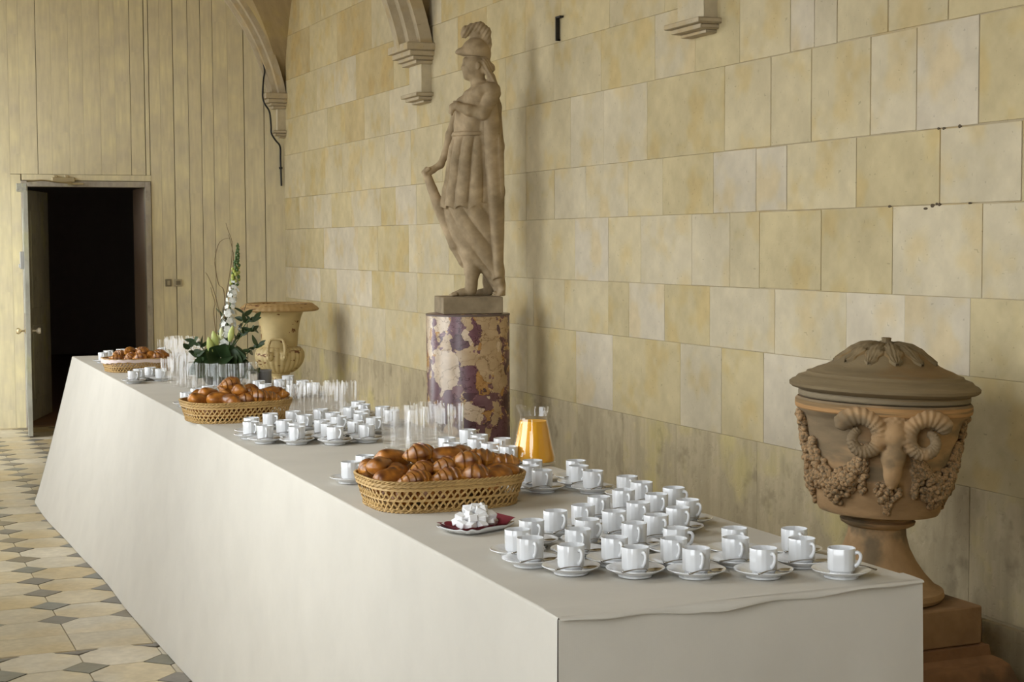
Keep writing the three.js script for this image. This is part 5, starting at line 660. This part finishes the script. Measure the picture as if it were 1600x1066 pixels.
// ---------------------------------------------------------------- flower arrangement
{
  const fx = 1.655, fz = -7.49, y0 = TH + 0.0012, k = 335; // image scale there: about 335 px per metre
  const t = thing('flower_arrangement', 'tall arrangement with a white flower spike, lily buds and dark leaves', 'flowers', [fx, y0, fz], -22.73 * Math.PI / 180);
  // local x: along the picture, y: up, z: towards the near end of the table
  const X = (px) => (px - 352) / k, Y = (py) => (600 - py) / k;
  const r = rng(61), green = std(C(0.035, 0.065, 0.022), 0.42, { side: THREE.DoubleSide }), mid = std(C(0.07, 0.13, 0.03), 0.5, { side: THREE.DoubleSide }), bud = std(C(0.52, 0.58, 0.18), 0.5), budPale = std(C(0.70, 0.72, 0.42), 0.5), white = std(C(0.82, 0.83, 0.78), 0.6, { side: THREE.DoubleSide }), lime = std(C(0.42, 0.47, 0.10), 0.6), twig = std(C(0.20, 0.135, 0.06), 0.8);
  part(t, 'dish', lathe([[0.0001, 0.0], [0.07, 0.0], [0.085, 0.01], [0.105, 0.05], [0.11, 0.07], [0.105, 0.07], [0.098, 0.05], [0.0001, 0.04]], 40), phy(C(0.06, 0.06, 0.055), 0.3), 'low dark dish');
  part(t, 'foam', (() => { const g = new THREE.SphereGeometry(0.085, 20, 12, 0, 6.2832, 0, Math.PI / 2); g.scale(1, 0.7, 1); g.translate(0, 0.045, 0); return g; })(), green);
  const leafG = (A, B, w, curl, fold = 0.25) => { const a = V(...A), b = V(...B), ax = b.clone().sub(a), L = ax.length(); ax.normalize(); let s = ax.clone().cross(V(0.15, 0.3, 1)).normalize(), n = s.clone().cross(ax).normalize(); return sheet(8, 14, (u, v) => { const q = u * 2 - 1, ww = w * Math.pow(Math.sin(Math.PI * Math.pow(v, 0.75)), 0.8) * q, p = a.clone().addScaledVector(ax, L * v).addScaledVector(s, ww).addScaledVector(n, Math.abs(q) * w * fold * Math.sin(v * Math.PI) - curl * v * v * L); return [p.x, p.y, p.z]; }); };
  // broad dark leaves spreading from the middle
  const c = [0, 0.06, 0.02];
  for (const [px, py, z, w, cu] of [[300, 578, 0.05, 0.04, 0.1], [312, 566, 0.10, 0.045, 0.05], [330, 560, 0.12, 0.045, 0.0], [350, 584, 0.18, 0.055, 0.1], [378, 572, 0.14, 0.05, 0.0], [360, 530, 0.04, 0.04, 0.0], [332, 545, 0.06, 0.04, 0.0], [380, 538, 0.05, 0.04, 0.0], [338, 536, 0.10, 0.045, 0.0], [366, 532, 0.11, 0.045, 0.0], [395, 552, 0.08, 0.04, 0.0], [318, 555, 0.08, 0.04, 0.0], [345, 560, 0.19, 0.05, 0.0], [364, 562, 0.19, 0.05, 0.0], [390, 560, 0.1, 0.045, 0.0], [408, 577, 0.05, 0.035, 0.1], [400, 585, 0.09, 0.03, 0.1], [340, 580, 0.16, 0.05, 0.2], [370, 582, 0.16, 0.05, 0.2], [318, 582, 0.12, 0.04, 0.15], [385, 583, 0.14, 0.04, 0.2], [345, 535, -0.05, 0.04, 0], [325, 555, -0.1, 0.045, 0], [385, 550, -0.1, 0.045, 0]]) part(t, 'broad_leaf', leafG([X(352 + (px - 352) * 0.12), Y(556), 0.03 + z * 0.25], [X(px), Y(py + 3), z + 0.02], w * 1.15, cu * 0.3), green);
  // lily buds
  const budG = (A, B, rr) => taper([A, [lerp(A[0], B[0], 0.35), lerp(A[1], B[1], 0.35), lerp(A[2], B[2], 0.35)], [lerp(A[0], B[0], 0.7), lerp(A[1], B[1], 0.7), lerp(A[2], B[2], 0.7)], B], [rr * 0.45, rr * 0.95, rr, rr * 0.72, rr * 0.2], 16, 10);
  for (const [a, b, rr, m] of [[[340, 548, 0.09], [336, 522, 0.10], 0.017, bud], [[346, 540, 0.06], [341, 513, 0.06], 0.017, bud], [[368, 530, 0.08], [373, 505, 0.08], 0.015, bud], [[353, 528, 0.03], [352, 508, 0.03], 0.012, budPale], [[349, 533, 0.0], [345, 520, 0.02], 0.011, budPale]]) { const A = [X(a[0]), Y(a[1]), a[2]], B = [X(b[0]), Y(b[1]), b[2]]; const p = part(t, 'lily_bud', budG(A, B, rr), m); part(p, 'stem', taper([[0, 0.07, 0.02], [A[0] * 0.7, A[1] * 0.6 + 0.02, A[2] * 0.6], A], [0.004, 0.0035, 0.0035], 10, 6), mid); }
  // tall spike: white florets below, green tips above
  const sx = (py) => X(lerp(359, 378, sstep(530, 378, py))), spike = part(t, 'spike_stem', taper([[0, 0.06, 0], [sx(560) * 0.6, Y(560), 0.0], [sx(500), Y(500), 0.0], [sx(440), Y(440), 0], [sx(375), Y(375), 0]], [0.006, 0.006, 0.005, 0.004, 0.0015], 30, 6), mid);
  const petal = (s) => { const l = []; for (let i = 0; i < 5; i++) { const a = i / 5 * 6.283, g = sheet(4, 4, (u, v) => { const q = (u * 2 - 1) * 0.5 * Math.sin(Math.PI * (0.12 + v * 0.82)), R = v; return [(Math.cos(a) * R - Math.sin(a) * q) * s, (0.35 * v - 0.3 * v * v) * s, (Math.sin(a) * R + Math.cos(a) * q) * s]; }); l.push(g); } return merge(l); };
  const fl = [petal(0.018), petal(0.0155)];
  for (let i = 0; i < 84; i++) { const v = i / 84, py = lerp(538, 430, v) + (r() - 0.5) * 6, R = lerp(0.046, 0.018, v) * (0.75 + r() * 0.5), a = i * 2.4 + (r() - 0.5) * 0.8, m = part(spike, 'floret', fl[i % 2], white); m.position.set(sx(py) + Math.cos(a) * R * 0.8, Y(py) + (r() - 0.5) * 0.008, Math.sin(a) * R * 0.8); m.quaternion.setFromUnitVectors(V(0, 1, 0), V(Math.cos(a), 0.25 + (r() - 0.5) * 0.9, Math.sin(a)).normalize()); m.scale.setScalar(lerp(1.0, 0.68, v) * (0.75 + r() * 0.5)); }
  const tip = new THREE.SphereGeometry(1, 8, 6);
  for (let i = 0; i < 46; i++) { const v = i / 46, py = lerp(440, 376, v), R = lerp(0.018, 0.003, v) * (0.7 + r() * 0.6), a = i * 2.4, m = part(spike, 'spike_bud', tip, v < 0.4 && i % 4 ? lime : mid); m.position.set(sx(py) + Math.cos(a) * R, Y(py), Math.sin(a) * R); const s = lerp(0.0085, 0.004, v); m.scale.set(s, s * 1.3, s); }
  // small leaf sprigs left and right
  const sl = leafG([0, 0, 0], [0.05, 0.014, 0], 0.011, 0.1, 0.2);
  const sprig = (pts, n, rot) => { const P = pts.map(([px, py, z]) => [X(px), Y(py), z]), cv = new THREE.CatmullRomCurve3(P.map((p) => V(...p))), s = part(t, 'sprig', taper(P, [0.003, 0.0022, 0.0012], 18, 5), mid); for (let i = 0; i < n; i++) { const p = cv.getPoint(0.35 + 0.65 * i / (n - 1)), m = part(s, 'leaf', sl, green); m.position.copy(p); m.rotation.set((r() - 0.5) * 1.5, i * 2.2 + rot, (r() - 0.3) * 1.0); m.scale.setScalar(0.7 + r() * 0.5); } };
  sprig([[350, 570, 0.03], [328, 545, 0.06], [312, 528, 0.07]], 12, 0); sprig([[350, 570, 0.03], [322, 556, 0.09], [305, 538, 0.1]], 12, 1); sprig([[355, 560, 0.03], [385, 520, 0.03], [402, 512, 0.02]], 12, 2); sprig([[360, 570, 0.03], [395, 548, 0.05], [412, 536, 0.05]], 12, 1); sprig([[355, 560, 0.0], [382, 505, -0.02], [386, 484, -0.02]], 9, 0); sprig([[352, 560, 0.0], [350, 520, -0.03], [352, 488, -0.03]], 8, 2); sprig([[352, 575, 0.05], [390, 572, 0.1], [410, 580, 0.08]], 10, 2); sprig([[352, 565, 0.05], [330, 568, 0.12], [315, 574, 0.12]], 9, 2); sprig([[355, 560, 0.02], [392, 500, 0.02], [403, 496, 0.02]], 6, 2);
  // curly willow twigs
  for (const pts of [[[353, 560, -0.02], [356, 470, -0.03], [361, 440, -0.02], [366, 405, -0.03], [368, 375, -0.02], [362, 355, -0.02], [359, 344, -0.02]], [[352, 560, -0.01], [356, 460, 0.0], [347, 440, 0.0], [343, 415, 0.01], [342, 400, 0.0], [350, 375, 0.01], [364, 368, 0.0], [370, 374, 0.0]], [[348, 560, -0.03], [349, 500, -0.02], [344, 475, -0.02], [338, 450, -0.02], [330, 428, -0.01], [326, 422, -0.01]], [[347, 560, 0.0], [340, 490, 0.02], [342, 470, 0.02], [338, 455, 0.02], [336, 445, 0.02]], [[356, 530, -0.03], [368, 410, -0.04], [367, 385, -0.04], [362, 362, -0.03]]]) part(t, 'curly_twig', taper(pts.map(([px, py, z]) => [X(px), Y(py), z]), [0.0032, 0.0026, 0.0022, 0.0018, 0.0012], 48, 5), twig);
  // a steel sugar pot behind the cups at the right of the flowers
  const pot = thing('sugar_pot', 'small grey steel pot beside the flower arrangement', 'pot', [1.845, y0, -7.46]); part(pot, 'body', lathe([[0.0001, 0], [0.03, 0], [0.0335, 0.004], [0.0345, 0.05], [0.0355, 0.064], [0.034, 0.064], [0.032, 0.05], [0.0001, 0.045]], 32), std(C(0.24, 0.24, 0.25), 0.4, { metalness: 0.2 })); part(pot, 'rim', lathe([[0.034, 0.061], [0.037, 0.063], [0.037, 0.066], [0.034, 0.0665]], 32), std(C(0.34, 0.34, 0.35), 0.3, { metalness: 0.2 }));
}
renderer.render(scene, camera);
